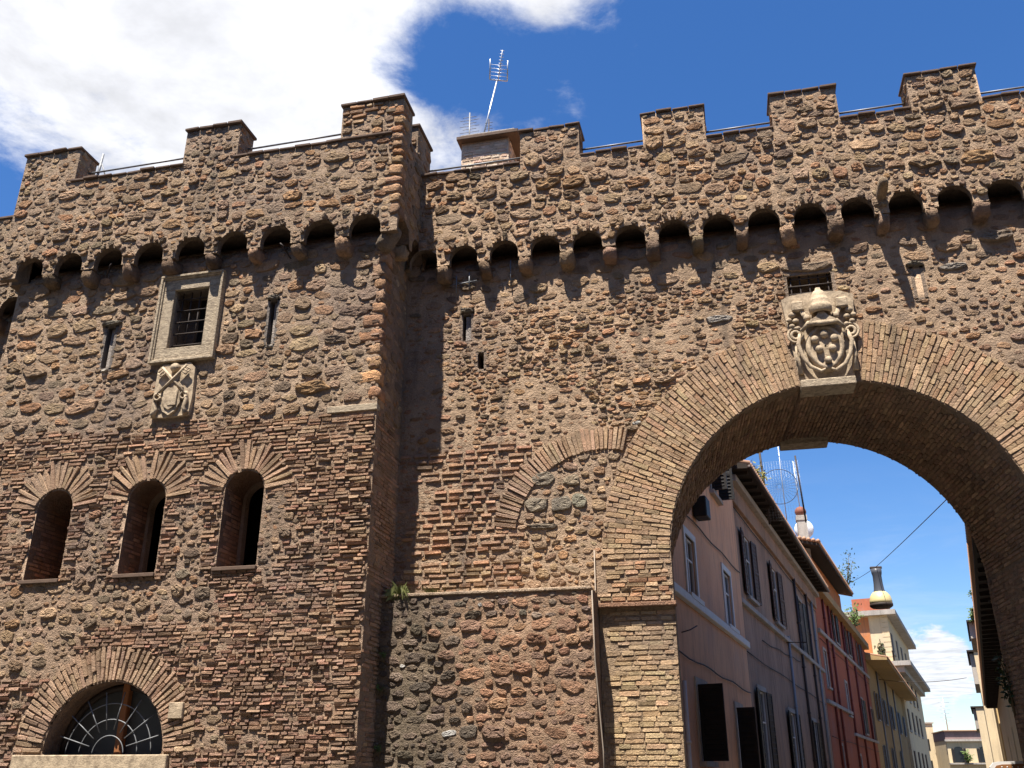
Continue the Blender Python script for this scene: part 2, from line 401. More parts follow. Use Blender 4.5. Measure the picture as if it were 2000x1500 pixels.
def pieces_arrays(P, mapf):
    """P: n x 11 array -> list of (verts (n, k, 3), faces list, colours) per kind and size class"""
    out = []
    P = np.array([p for p in P], float)
    if len(P) == 0: return out
    for kind in (0, 1):
        for big in (0, 1):
            sel = (P[:, 0] == kind)
            sel &= (np.maximum(P[:, 3], P[:, 4]) >= 0.075) if big else (np.maximum(P[:, 3], P[:, 4]) < 0.075)
            if kind == 1:
                if big: continue
                sel = P[:, 0] == 1
            Q = P[sel]; n = len(Q)
            if n == 0: continue
            u, v, a, b, ang, h, h0 = (Q[:, i:i + 1] for i in range(1, 8))
            if kind == 0:
                m = 14 if big else 9
                th = np.linspace(0, 2 * np.pi, m, endpoint=False)[None] + RNG.normal(0, 0.08, (n, m))
                e = RNG.uniform(0.50, 0.85, (n, 1))          # squareness
                ct, st = np.cos(th), np.sin(th)
                bx = np.sign(ct) * np.abs(ct) ** e; by = np.sign(st) * np.abs(st) ** e
                kk = RNG.integers(4, 7, (n, 1)); sec = 2 * np.pi / kk; tr = (th + RNG.uniform(0, 6.28, (n, 1))) % sec - sec / 2
                poly = np.cos(sec / 2) / np.cos(tr) * 1.12
                ex2 = RNG.uniform(0.35, 0.85, (n, 1)); bx = bx * (1 - ex2) + ct * poly * ex2; by = by * (1 - ex2) + st * poly * ex2
                rad = 1 + sum(RNG.uniform(0, 0.085, (n, 1)) * np.cos(k * th + RNG.uniform(0, 6.28, (n, 1))) for k in (1, 2, 3, 5)) + RNG.normal(0, 0.045, (n, m))
                lo = np.minimum(a, b)
                prof = [(1.03, -0.03, 0), (1.0, 0.42, .06), (0.93, 0.88, .08), (0.70, 1.0, .10), (0.34, 1.0, .12)] if big else [(1.04, -0.03, 0), (1.0, 0.55, .07), (0.78, 1.0, .11)]
                tx = RNG.normal(0, 0.16, (n, 1)); ty = RNG.normal(0.05, 0.16, (n, 1))
            else:
                m = 8
                c = np.minimum(0.35, 0.30 * b / a)
                kx = np.concatenate([1 - c, np.ones_like(c), np.ones_like(c), 1 - c, -1 + c, -np.ones_like(c), -np.ones_like(c), -1 + c], 1)
                ky = np.repeat(np.array([[-1, -.62, .62, 1, 1, .62, -.62, -1]]), n, 0)
                bx = kx + RNG.normal(0, 0.02, (n, m)); by = ky + RNG.normal(0, 0.09, (n, m)); rad = 1.0
                prof = [(1.0, -0.03, 0), (1.0, 0.72, .10), (0.90, 1.0, .07)]
                tx = RNG.normal(0, 0.10, (n, 1)); ty = RNG.normal(0.0, 0.12, (n, 1))
            rings = []
            ca, sa = np.cos(ang), np.sin(ang)
            for (sc, hh, jn) in prof:
                if kind == 0: lx = bx * rad * sc; ly = by * rad * sc
                else:
                    ins = (1 - sc) * np.minimum(a, b)
                    lx = bx * (1 - ins / a); ly = by * (1 - ins / b)
                hz = (h0 - 0.03 if hh < 0 else h0 + h * (hh * (1 + tx * lx + ty * ly) + RNG.normal(0, jn, (n, m)) if jn else hh))
                hz = np.broadcast_to(hz, (n, m))
                x = lx * a; y = ly * b
                X, Y, Z = mapf(u + x * ca - y * sa, v + x * sa + y * ca, hz)
                rings.append(np.stack(np.broadcast_arrays(X, Y, Z), -1))
            V = np.concatenate(rings, 1); k = len(prof); faces = []
            for r in range(k - 1):
                for i in range(m): faces.append((r * m + i, r * m + (i + 1) % m, (r + 1) * m + (i + 1) % m, (r + 1) * m + i))
            if kind == 0:
                X, Y, Z = mapf(u, v, h0 + h * RNG.uniform(0.9, 1.15, (n, 1)))
                V = np.concatenate([V, np.stack(np.broadcast_arrays(X, Y, Z), -1)], 1)
                for i in range(m): faces.append(((k - 1) * m + i, (k - 1) * m + (i + 1) % m, k * m))
            else: faces.append(tuple((k - 1) * m + i for i in range(m)))
            out.append((kind, V, faces, Q[:, 8:11]))
    return out
def mesh_from(name, V, faces, cols, smooth):
    """V (n,k,3), one face list repeated for each piece"""
    n, k, _ = V.shape; me = bpy.data.meshes.new(name)
    tot = np.array([len(f) for f in faces]); flat = np.array([i for f in faces for i in f])
    loops = (flat[None] + (np.arange(n) * k)[:, None]).ravel(); ls = np.tile(tot, n); st = np.concatenate([[0], np.cumsum(ls)[:-1]])
    me.vertices.add(n * k); me.vertices.foreach_set('co', V.astype(np.float32).ravel())
    me.loops.add(len(loops)); me.loops.foreach_set('vertex_index', loops.astype(np.int32))
    me.polygons.add(len(ls)); me.polygons.foreach_set('loop_start', st.astype(np.int32)); me.polygons.foreach_set('loop_total', ls.astype(np.int32))
    me.polygons.foreach_set('use_smooth', np.full(len(ls), smooth))
    at = me.color_attributes.new('Col', 'FLOAT_COLOR', 'POINT')
    c = np.ones((n, k, 4), np.float32); c[:, :, :3] = cols[:, None]; at.data.foreach_set('color', c.ravel())
    me.update(calc_edges=True); return me
CR = np.array([math.cos(R(13)), math.sin(R(13)), 0]); CH = np.array([-math.sin(R(13)), math.cos(R(13)), 0])
CF = math.cos(R(22.9)) * CH + math.sin(R(22.9)) * np.array([0, 0, 1.]); CU = -math.sin(R(22.9)) * CH + math.cos(R(22.9)) * np.array([0, 0, 1.])
def shown(c):
    """is a point inside the photograph's view, and how large does a square metre look from there"""
    d = c - CAM; z = d @ CF; x = d @ CR / z * 1815; y = d @ CU / z * 1815
    return (np.abs(x) < 990) & (np.abs(y) < 740) & (z > 0), 1.0 / z ** 2
def finish_masonry(parent, faces, limit=290, names=('stone', 'brick')):
    batches = []
    for fc in faces:
        batches += pieces_arrays(fc.P, fc.mapf)
    for kind in (0, 1):
        bs = [b for b in batches if b[0] == kind]
        if not bs: continue
        sc = []
        for q, (kd, V, F, Cc) in enumerate(bs):
            ctr = V.mean(1); vis, k = shown(ctr)
            e1 = V.max(1) - V.min(1); d = np.sort(e1, 1); area = d[:, 2] * d[:, 1]
            sc += [(vis[i] * k[i] * area[i], q, i) for i in range(len(V))]
        sc.sort(reverse=True)
        chosen = [set() for _ in bs]
        for (w, q, i) in sc[:limit]:
            if w > 0: chosen[q].add(i)
        m = MAT['stone' if kind == 0 else 'brick']
        rest = []
        for q, (kd, V, F, Cc) in enumerate(bs):
            ch = sorted(chosen[q])
            for i in ch:
                ctr = V[i].mean(0)
                me = mesh_from(names[kind], (V[i] - ctr)[None], F, Cc[i][None], False)
                link(names[kind], me, m, parent, tuple(ctr))
            keep = np.ones(len(V), bool); keep[ch] = False
            if keep.any():
                rest.append(link('small_' + names[kind] + 's', mesh_from('small_' + names[kind] + 's', V[keep], F, Cc[keep], False), m, None))
        if len(rest) > 1:
            import bmesh
            bm = bmesh.new()
            for o in rest: bm.from_mesh(o.data)
            me = bpy.data.meshes.new('small_' + names[kind] + 's'); bm.to_mesh(me); bm.free()
            for o in rest: bpy.data.objects.remove(o)
            rest = [link('small_' + names[kind] + 's', me, m, None)]
        for o in rest: o.parent = parent; o['kind'] = 'stuff'

def sheet(name, fc, parent, sdf=None, cell=0.05, amp=0.012, col=None, m=None, fade=0.05, freq=9, h0=0.0, big=0.012):
    """mortar face: a fine grid with openings; vertices near an opening are pulled onto its edge"""
    nu = max(2, int((fc.u1 - fc.u0) / cell)); nv = max(2, int((fc.v1 - fc.v0) / cell))
    u = np.linspace(fc.u0, fc.u1, nu + 1); v = np.linspace(fc.v0, fc.v1, nv + 1); U, V = np.meshgrid(u, v)
    ok = np.ones(U.shape, bool); edge = np.minimum.reduce([U - fc.u0, fc.u1 - U, V - fc.v0, fc.v1 - V])
    if sdf is not None:
        for _ in range(2):
            d = sdf(U, V); e = 1e-3
            gx = (sdf(U + e, V) - sdf(U - e, V)) / (2 * e); gy = (sdf(U, V + e) - sdf(U, V - e)) / (2 * e)
            g = np.maximum(gx * gx + gy * gy, 0.2); near = np.abs(d) < cell * 0.62
            U = np.where(near, U - d * gx / g, U); V = np.where(near, V - d * gy / g, V)
        d = sdf(U, V); ok = d > -cell * 0.2; edge = np.minimum(edge, np.abs(d))
    w = np.clip(edge / fade, 0, 1)
    h = w * (amp * 2 * (fbm(U * freq, V * freq, 5, 3) - 0.5) + big * 2 * (fbm(U * 1.6, V * 1.6, 9, 2) - 0.5)) + h0
    X, Y, Z = fc.mapf(U, V, h); co = np.stack(np.broadcast_arrays(X, Y, Z), -1)
    idx = np.arange(U.size).reshape(U.shape); keep = ok[:-1, :-1] & ok[1:, :-1] & ok[:-1, 1:] & ok[1:, 1:]
    q = np.stack([idx[:-1, :-1], idx[:-1, 1:], idx[1:, 1:], idx[1:, :-1]], -1)[keep]
    used = np.zeros(U.size, bool); used[q.ravel()] = True; rem = np.cumsum(used) - 1
    co = co.reshape(-1, 3)[used]; q = rem[q]
    me = bpy.data.meshes.new(name); me.vertices.add(len(co)); me.vertices.foreach_set('co', co.astype(np.float32).ravel())
    me.loops.add(q.size); me.loops.foreach_set('vertex_index', q.ravel().astype(np.int32))
    me.polygons.add(len(q)); me.polygons.foreach_set('loop_start', (np.arange(len(q)) * 4).astype(np.int32)); me.polygons.foreach_set('loop_total', np.full(len(q), 4, np.int32))
    me.polygons.foreach_set('use_smooth', np.ones(len(q), bool))
    at = me.color_attributes.new('Col', 'FLOAT_COLOR', 'POINT')
    cc = np.ones((U.size, 4), np.float32); cc[:, :3] = (col(U, V).reshape(-1, 3) if callable(col) else np.array(col or (0.22, 0.17, 0.125))) * np.array((1.36, 1.26, 1.16))
    at.data.foreach_set('color', cc[used].ravel()); me.update(calc_edges=True)
    return link(name, me, m or MAT['mortar'], parent)
def colour(me, c):
    at = me.color_attributes.new('Col', 'FLOAT_COLOR', 'POINT')
    at.data.foreach_set('color', np.tile(np.array([c[0] * 1.12, c[1] * 1.02, c[2] * .96, 1], np.float32), len(me.vertices))); return me
def plain(mb, name, c, parent, m=None): 
    me = mb.mesh(name); colour(me, c); return link(name, me, m or MAT['mortar'], parent)
def rounded_block(name, c, half, parent, col, m=None, ex=0.35, jit=0.06, seg=3, rot=(0, 0, 0), prof=None):
    """worn stone block: a subdivided cube pulled towards a rounded box"""
    import bmesh
    bm = bmesh.new(); bmesh.ops.create_cube(bm, size=2); bmesh.ops.subdivide_edges(bm, edges=bm.edges, cuts=seg, use_grid_fill=True)
    rr = random.Random(hash((round(c[0], 2), round(c[2], 2))) & 0xffff)
    for vtx in bm.verts:
        p = vtx.co; n = (abs(p.x) ** (2 / ex) + abs(p.y) ** (2 / ex) + abs(p.z) ** (2 / ex)) ** (ex / 2)
        p = p / max(n, 1e-6)
        k = 1 + rr.uniform(-jit, jit)
        q = Vector((p.x * half[0] * k, p.y * half[1] * k, p.z * half[2] * k))
        if prof: q = prof(q, p)
        vtx.co = q
    if any(rot): bmesh.ops.rotate(bm, verts=bm.verts, cent=(0, 0, 0), matrix=Euler(rot).to_matrix())
    me = bpy.data.meshes.new(name); bm.to_mesh(me); bm.free()
    me.polygons.foreach_set('use_smooth', [True] * len(me.polygons)); colour(me, col)
    return link(name, me, m or MAT['stone'], parent, c)
WARM = np.array((1.22, 1.14, 1.07))
def pick(pal, jit=0.14):
    pal = np.array(pal); pal = pal * 0.72 + pal.mean(0) * 0.28
    def f(u=0, v=0):
        c = pal[RNG.integers(0, len(pal))] * (1 + RNG.normal(0, jit)); return np.clip(c * WARM * (1 + RNG.normal(0, 0.02, 3)), 0.02, 0.7)
    return f
# ================================================================== THE FORTIFIED WALL
T, W, PJ = 11.95, 13.0, 0.25            # tower front, gate wall front, how far the parapets stand out
XC = -4.80                               # right-hand corner of the tower
TUFF = [(.30, .212, .135), (.25, .18, .12), (.215, .16, .11), (.33, .235, .15), (.33, .19, .105), (.18, .145, .108), (.27, .20, .14), (.35, .26, .17)]
TUFFD = [(.23, .165, .112), (.20, .15, .108), (.25, .18, .125), (.17, .135, .10), (.27, .185, .12), (.21, .165, .125)]
TUFFO = [(.34, .24, .15), (.36, .22, .12), (.30, .215, .14), (.25, .185, .125), (.38, .27, .165), (.32, .18, .10), (.22, .17, .125)]
BRK = [(.26, .175, .115), (.23, .155, .105), (.29, .20, .135), (.20, .14, .10), (.27, .165, .105)]
BRKD = [(.20, .138, .097), (.23, .155, .105), (.17, .12, .09), (.25, .165, .11), (.21, .135, .10), (.24, .135, .095)]
BRKR = [(.31, .19, .12), (.34, .205, .13), (.29, .19, .125), (.33, .225, .145), (.30, .165, .10), (.26, .185, .125)]
BRKY = [(.36, .265, .16), (.33, .235, .145), (.39, .29, .175), (.30, .215, .135), (.35, .235, .14), (.37, .20, .115)]
def arch_d(U, V, cx, zs, r, zb):
    return np.where(V > zs, np.hypot(U - cx, V - zs) - r, np.maximum(np.abs(U - cx) - r, zb - V))
def rect_d(U, V, x0, x1, z0, z1): return np.maximum(np.maximum(x0 - U, U - x1), np.maximum(z0 - V, V - z1))
def front(y): return lambda u, v, h: (u, y - h, v)
def front_back(y, zs): return lambda u, v, h: (u, y - h + 1.3 * np.maximum(0, v - zs + .16) ** 2, v)     # leans back into the machicolation slot
def side_r(x): return lambda u, v, h: (x + h, u, v)     # faces +X, u runs along Y
def side_l(x): return lambda u, v, h: (x - h, u, v)     # faces -X
def battlement(merlons, zc, zm):
    def f(U, V):
        s = zc - V
        for (a, b) in merlons: s = np.maximum(s, np.minimum(np.minimum(U - a, b - U), zm - V))
        return s
    return f
STILT = 0.10
def machicolation(centres, r, spring):
    def f(U, V):
        d = V - spring
        for c in centres: d = np.minimum(d, arch_d(U, V, c, spring + STILT, r, -9))
        return d
    return f
def arch_soffits(centres, r, spring, x0, x1, y0, y1, parent, col):
    """undersides of the little arches, from the parapet face back to the wall"""
    pts = [(x0, spring)]
    for c in centres:
        if x0 <= c - r: pts.append((c - r, spring))
        for k in range(13):
            t = math.pi * (1 - k / 12); x = c + r * math.cos(t)
            if x0 <= x <= x1: pts.append((x, spring + STILT + r * math.sin(t) + RNG.normal(0, 0.006)))
        if c + r <= x1: pts.append((c + r, spring))
    pts.append((x1, spring)); mb = MB(); n = len(pts)
    vs = [(x, y0, z) for x, z in pts] + [(x, y1, z) for x, z in pts]
    mb.addv(vs, [(i, i + 1, n + i + 1, n + i) for i in range(n - 1)], False)
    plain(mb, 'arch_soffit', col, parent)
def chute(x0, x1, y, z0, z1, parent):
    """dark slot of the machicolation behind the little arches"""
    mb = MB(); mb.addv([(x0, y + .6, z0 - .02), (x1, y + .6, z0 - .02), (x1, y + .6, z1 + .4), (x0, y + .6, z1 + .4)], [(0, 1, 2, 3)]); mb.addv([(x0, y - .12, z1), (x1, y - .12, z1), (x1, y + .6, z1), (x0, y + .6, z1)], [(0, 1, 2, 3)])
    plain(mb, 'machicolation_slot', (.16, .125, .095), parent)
def corbel(x, y_front, y_back, z_bot, z_top, w, parent, col):
    d = (y_back - y_front) / 2 + 0.06; hz = (z_top - z_bot) / 2
    def prof(q, p):
        t = (1 - p.z) / 2                       # 0 at the top, 1 at the foot
        if q.y < 0: q.y *= 1 - 0.62 * max(0, t - 0.30) ** 1.5
        return q
    rounded_block('corbel', (x, (y_front + y_back) / 2 + 0.045, (z_bot + z_top) / 2), (w / 2, d, hz), parent, col, ex=RNG.uniform(.24, .36), jit=0.12, seg=3, prof=prof, rot=(RNG.normal(0, .06), RNG.normal(0, .08), RNG.normal(0, 0.12)))
CORB = pick([(.19, .155, .115), (.22, .175, .125), (.17, .145, .11), (.27, .215, .15), (.24, .17, .12)], .2)
def rim_stones(fc, centres, r, spring, pal):
    for c in centres:
        n = int(RNG.integers(6, 10)); off = RNG.uniform(-.2, .2)
        for k in range(n):
            t = math.pi * (k + 0.5 + off) / n; l = RNG.uniform(0.025, 0.085)
            if RNG.random() < .22: continue
            fc.put(0, c + (r + l + 0.004) * math.cos(t), spring + (r + l + 0.004) * math.sin(t), l, r * math.pi / n * 0.5 * RNG.uniform(0.6, 1.05), t + RNG.normal(0, 0.16), RNG.uniform(0.015, 0.05), pal(0, 0), 0.0, 3, test=False)

def coping(name, x0, x1, y0, y1, z0, z1, parent, step=.27):
    n = max(2, round((x1 - x0) / step)); w = (x1 - x0) / n
    for k in range(n):
        mb = MB(); a = x0 + k * w + RNG.uniform(.001, .006); b = x0 + (k + 1) * w - RNG.uniform(.001, .006)
        mt = Matrix.Translation(((a + b) / 2, y0, (z0 + z1) / 2 + RNG.normal(0, .004))) @ Euler((RNG.normal(0, .012), RNG.normal(0, .016), RNG.normal(0, .015))).to_matrix().to_4x4()
        mb.bevbox(-(b - a) / 2, (b - a) / 2, -.0 + RNG.normal(0, .012), y1 - y0, (z0 - z1) / 2, (z1 - z0) / 2, RNG.uniform(.006, .014), mt); mb.build(name, MAT['coping'], parent)
# ------------------------------------------------------------------ tower
tower = empty('tower', ((-11.55 + XC) / 2, T, 0), 0, 'square crenellated tower of brown rubble and brick beside the archway', 'tower')
TW0 = -tower.location
class Shift:     # children of an Empty keep world coordinates
    pass
def anchor(root):
    a = root.matrix_basis.inverted()
    return a
def adopt(root):
    """objects parented with world coordinates: cancel the root's own transform"""
    bpy.context.view_layer.update()
    inv = root.matrix_basis.inverted()
    for o in root.children: o.matrix_parent_inverse = inv
TXL = -11.55
tm = [(-11.80, -10.68), (-8.55, -7.52), (-5.63, XC + PJ)]
TZC, TZM = 11.33, 12.05
tc_ = [-11.19 + 0.763 * k for k in range(9)]
TF = Face(TXL, XC, 0.0, 9.95, front_back(T, 9.52))
TPF = Face(-11.80, XC + PJ, 9.30, TZM, front(T - PJ))
TS = Face(T, W + 0.02, 0.0, 9.95, side_r(XC))
TPS = Face(T - PJ, 14.6, 9.30, TZM, side_r(XC + PJ))
niches = [(-9.96, 5.37, 0.31, 4.29), (-8.38, 5.42, 0.31, 4.31), (-6.79, 5.46, 0.315, 4.34)]
LUN = (-8.48, 1.90, 0.92, 1.87)
def t_open(U, V):
    d = rect_d(U, V, -8.44, -7.82, 7.93, 8.98)
    for x0, x1, z0, z1 in ((-9.62, -9.47, 7.70, 8.44), (-6.71, -6.59, 7.82, 8.59)): d = np.minimum(d, rect_d(U, V, x0, x1, z0, z1))
    for n in niches: d = np.minimum(d, arch_d(U, V, *n))
    return np.minimum(d, arch_d(U, V, *LUN))
U, V = TF.U, TF.V
TF.block(t_open(U, V) < 0.004)
TF.block(rect_d(U, V, -8.72, -7.54, 7.64, 9.27) < 0)          # window surround
TF.block(rect_d(U, V, -8.54, -7.82, 6.68, 7.66) < 0)          # crest
TF.block(rect_d(U, V, -5.58, -4.80, 6.55, 6.68) < 0)          # pale slab
TF.block(rect_d(U, V, -9.84, -7.42, 1.60, 1.89) < 0)          # lunette sill
TF.block(rect_d(U, V, -7.53, -7.28, 2.30, 2.55) < 0)
pT, pTD, pB, pBD, pTO = pick(TUFF), pick(TUFFD), pick(BRK), pick(BRKD), pick(TUFFO)
# arches first
for (cx, zs, r, zb) in niches:
    TF.voussoirs(cx, zs, r + 0.012, r + 0.46, R(3), R(177), 0.052, pick([(.31, .22, .15), (.28, .195, .13), (.25, .175, .12)]), 1, 0.030, 0.0, 0.66, lenj=0.045, test=True)
TF.voussoirs(LUN[0], LUN[1], 0.93, 1.40, R(0), R(180), 0.056, pick([(.27, .19, .13), (.25, .175, .12), (.29, .205, .14), (.23, .165, .115)]), 2, 0.028, 0.0, 0.74)
# small stone frames of the slits
for (x, z, l) in ((-9.54, 8.50, 0.17), (-6.65, 8.64, 0.10)):
    TF.put(0, x, z, l, 0.045, 0.02, 0.07, (.17, .145, .11), 0, 4, test=False)
for (x, z) in ((-9.53, 7.655), (-6.64, 7.78)): TF.put(0, x, z, 0.06, 0.025, 0.1, 0.04, (.42, .37, .30), 0, 3, test=False)
up = (V > 6.60 + 0.06 * np.sin(U * 2.3)) & (U < -4.93)
wob = (fbm(U * 1.3, V * 1.3, 3, 3) - 0.5) * 1.3
mid_rub = ((V < 4.22) & (V > 3.60) & (U < -7.3 + wob)) | ((V > 4.2) & (V < 5.35) & (np.abs(U + 9.17) < 0.22)) | ((V > 4.2) & (V < 5.3) & (np.abs(U + 7.58) < 0.24)) | ((V > 2.9) & (V < 3.7) & (U < -9.2 + wob * .6))
mid_rub |= (fbm(U * 1.9, V * 1.9, 21, 3) > 0.69) & (V < 6.3)
brick_z = ~up & ~mid_rub
# right corner bricks, then courses
TF.courses(brick_z & (U > -5.15) & (V < 6.5), 0.054, 0.14, 0.30, 0.039, pB, 0.010, 0.02, 0.003, 0.02, 0.045, v_from=0.5)
TF.courses(brick_z & (V > 5.75), 0.058, 0.10, 0.30, 0.039, pB, 0.013, 0.07, 0.008, 0.014, 0.034, v_from=5.7)
TF.courses(brick_z & (V <= 5.75) & (V > 3.3), 0.053, 0.06, 0.24, 0.037, pick(BRKD + BRK), 0.011, 0.06, 0.010, 0.012, 0.034, v_from=3.25)
TF.courses(brick_z & (V <= 3.35), 0.053, 0.05, 0.20, 0.038, pBD, 0.010, 0.06, 0.012, 0.012, 0.040, v_from=0.6)
big = [(.17, .25, .38, .62, 330), (.11, .18, .40, .70, 900), (.07, .12, .40, .75, 2200), (.04, .07, .45, .8, 2600), (.022, .04, .5, .9, 2600)]
TF.rows(up & (V > 6.9), .15, .30, 1.1, 2.5, pT, 0.028, 0.34, 0.09, 0.12)
TF.rubble(up & (V > 7.0), big[2:], pT, 0.012, 0.38)
TF.rubble(up, big[1:], pT, 0.012, 0.34)
TF.rubble(mid_rub & (V > 0.6), [(.08, .13, .4, .8, 250), (.045, .08, .4, .8, 1000), (.025, .05, .5, .9, 2200)], pick(TUFFD + TUFF), 0.008, 0.42)
TF.rubble(brick_z & (V > 0.6), [(.05, .09, .35, .6, 500), (.025, .045, .4, .8, 3500)], pick(TUFFD + BRKD), 0.005, 0.42)
# parapet
bt = battlement(tm, TZC, TZM - 0.02); mc = machicolation(tc_, 0.265, 9.47)
t_par = lambda U, V: np.minimum(bt(U, V), mc(U, V))
U, V = TPF.U, TPF.V
TPF.block(t_par(U, V) < 0.0); TPF.block(U > XC + PJ - 0.10)
rim_stones(TPF, [c for c in tc_ if -11.5 < c < -4.9], 0.265, 9.57, pTD)
mer = V > TZC + 0.02
TPF.courses(mer & (U > -6) , 0.10, 0.10, 0.28, 0.055, pick(BRK + TUFF), 0.016, 0.3, 0.01, 0.015, 0.04, v_from=TZC + 0.3)
TPF.rows(~mer & (V < 11.25), .11, .24, 1.0, 2.3, pick(TUFF + TUFFO), 0.022, 0.38, 0.10, 0.14)
TPF.rubble(V > 0, [(.06, .10, .42, .75, 1800), (.035, .065, .45, .8, 2600), (.02, .035, .5, .9, 2200)], pick(TUFF + TUFFO), 0.010, 0.36)
# sides (in the shade)
U, V = TS.U, TS.V
TS.courses(V < 6.55, 0.060, 0.12, 0.28, 0.043, pB, 0.010, 0.03, 0.004, 0.006, 0.018, v_from=0.5)
TS.rubble(V >= 6.5, [(.10, .18, .4, .7, 250), (.06, .10, .4, .75, 500), (.03, .06, .5, .9, 700)], pick(TUFFO + TUFF), 0.015, 0.22)
sm_ = [(T - PJ, T - PJ + 0.46), (12.47, 13.17), (13.9, 14.6)]
sc_y = [12.02, 12.70, 13.4, 14.1]
t_ps0 = battlement(sm_, 11.46, TZM - 0.02); t_ps1 = machicolation(sc_y, .27, 9.47)
t_ps = lambda U, V: np.minimum(t_ps0(U, V), t_ps1(U, V))
TPS.block(t_ps(TPS.U, TPS.V) < 0)
TPS.rubble(TPS.V > 0, [(.10, .18, .4, .7, 300), (.06, .10, .4, .75, 700), (.03, .06, .5, .9, 800)], pick(TUFFO + TUFF), 0.014, 0.24)
TM = []
for (a, b) in tm[:2]:
    f_ = Face(T - PJ, T - PJ + 0.46, TZC, TZM - 0.02, side_r(b)); TM.append(f_)
    f_.rubble(f_.V > 0, [(.06, .10, .42, .75, 300), (.035, .065, .45, .8, 300)], pT, 0.010, 0.3)
    sheet('merlon_side', f_, tower, amp=0.006)
# left-hand merlon face on the side parapet that looks to the camera
f_ = Face(XC + PJ - 0.46, XC + PJ, 11.46, TZM - 0.02, front(12.47)); TM.append(f_)
f_.courses(f_.V > 0, 0.085, 0.10, 0.26, 0.055, pB, 0.014, 0.1, 0.004, 0.015, 0.03)
sheet('merlon_side', f_, tower, amp=0.006)

MCOL = lambda U, V: np.stack([np.where(V > 6.6, c, d) * (0.9 + 0.25 * fbm(U * 1.2, V * 1.2, 31, 3)) for c, d in zip((.245, .19, .14), (.215, .162, .12))], -1)
sheet('wall', TF, tower, lambda U, V: t_open(U, V), 0.045, 0.014, MCOL)
sheet('parapet', TPF, tower, t_par, 0.04, 0.014, MCOL)
sheet('side_wall', TS, tower, None, 0.06, 0.012, (.215, .16, .115))
sheet('side_parapet', TPS, tower, t_ps, 0.06, 0.012, (.23, .175, .125))
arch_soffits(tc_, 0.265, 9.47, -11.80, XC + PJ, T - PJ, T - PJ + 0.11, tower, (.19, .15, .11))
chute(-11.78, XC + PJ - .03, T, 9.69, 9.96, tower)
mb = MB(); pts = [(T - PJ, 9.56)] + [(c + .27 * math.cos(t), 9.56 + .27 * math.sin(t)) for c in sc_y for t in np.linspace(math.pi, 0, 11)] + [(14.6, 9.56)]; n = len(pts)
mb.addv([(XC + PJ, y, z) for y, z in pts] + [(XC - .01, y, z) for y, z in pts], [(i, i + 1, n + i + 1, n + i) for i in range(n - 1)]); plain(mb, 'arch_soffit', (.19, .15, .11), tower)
for y in (12.36, 13.05): rounded_block('corbel', (XC + .06, y, 9.44), (.15, .07, .13), tower, CORB(), ex=.4, jit=.12)
for k in range(8): corbel((tc_[k] + tc_[k + 1]) / 2, T - PJ, T, 9.23 + RNG.uniform(-.02, .06), 9.49 + RNG.uniform(-.02, .02), 0.205 + RNG.uniform(-.035, .03), tower, CORB())
rounded_block('corner_corbel', (XC + 0.05, T - 0.05, 9.45), (0.10, 0.14, 0.24), tower, (.20, .165, .12), ex=0.5, rot=(R(-20), R(14), R(-35)), jit=0.06)
# cores behind the faces: merlons, battlement walk, the tower's body
for (a, b) in tm:
    mb = MB(); mb.box(a + 0.012, b - 0.012, T - PJ + 0.015, T - PJ + 0.46, TZC - 0.1, TZM - 0.02); plain(mb, 'merlon', (.22, .17, .125), tower)
    coping('coping_tile', a - 0.035, b + 0.035, T - PJ - 0.05, T - PJ + 0.50, TZM - 0.02, TZM + 0.03, tower)
for (a, b) in sm_[1:]:
    mb = MB(); mb.box(XC + PJ - 0.46, XC + PJ - 0.015, a + 0.012, b - 0.012, 11.3, TZM - 0.02); plain(mb, 'merlon', (.22, .17, .125), tower)
    mb = MB(); mb.bevbox(XC + PJ - 0.50, XC + PJ + 0.035, a - 0.035, b + 0.035, TZM - 0.02, TZM + 0.03, 0.008); mb.build('merlon_coping', MAT['coping'], tower)
for (a, b) in ((tm[0][1], tm[1][0]), (tm[1][1], tm[2][0])):
    coping('coping_tile', a - 0.06, b + 0.05, T - PJ - 0.045, T - PJ + 0.44, TZC - 0.015, TZC + 0.03, tower)
mb = MB(); mb.bevbox(tm[2][0] - 0.03, tm[2][1] - 0.16, T - PJ - 0.05, T - PJ + 0.02, TZC - 0.01, TZC + 0.035, 0.01); mb.build('string_course', MAT['coping'], tower)
mb = MB(); mb.box(-11.79, XC + PJ - 0.02, T - PJ + 0.03, T - PJ + 0.45, 9.95, TZC - 0.02); mb.box(-11.5, XC - 0.03, T + 1.7, 14.5, 0, 9.9); mb.box(-11.78, XC + PJ - 0.02, T + 0.6, 14.6, 9.86, 10.2); mb.box(XC + PJ - 0.45, XC + PJ - 0.02, T + 0.1, 14.58, 9.86, 11.44)
mb.box(-11.54, -11.40, T + 0.02, 14.5, 0, 9.9); mb.box(-11.79, -11.4, T, 14.6, 9.5, 11.3)
plain(mb, 'core', (.20, .155, .115), tower)
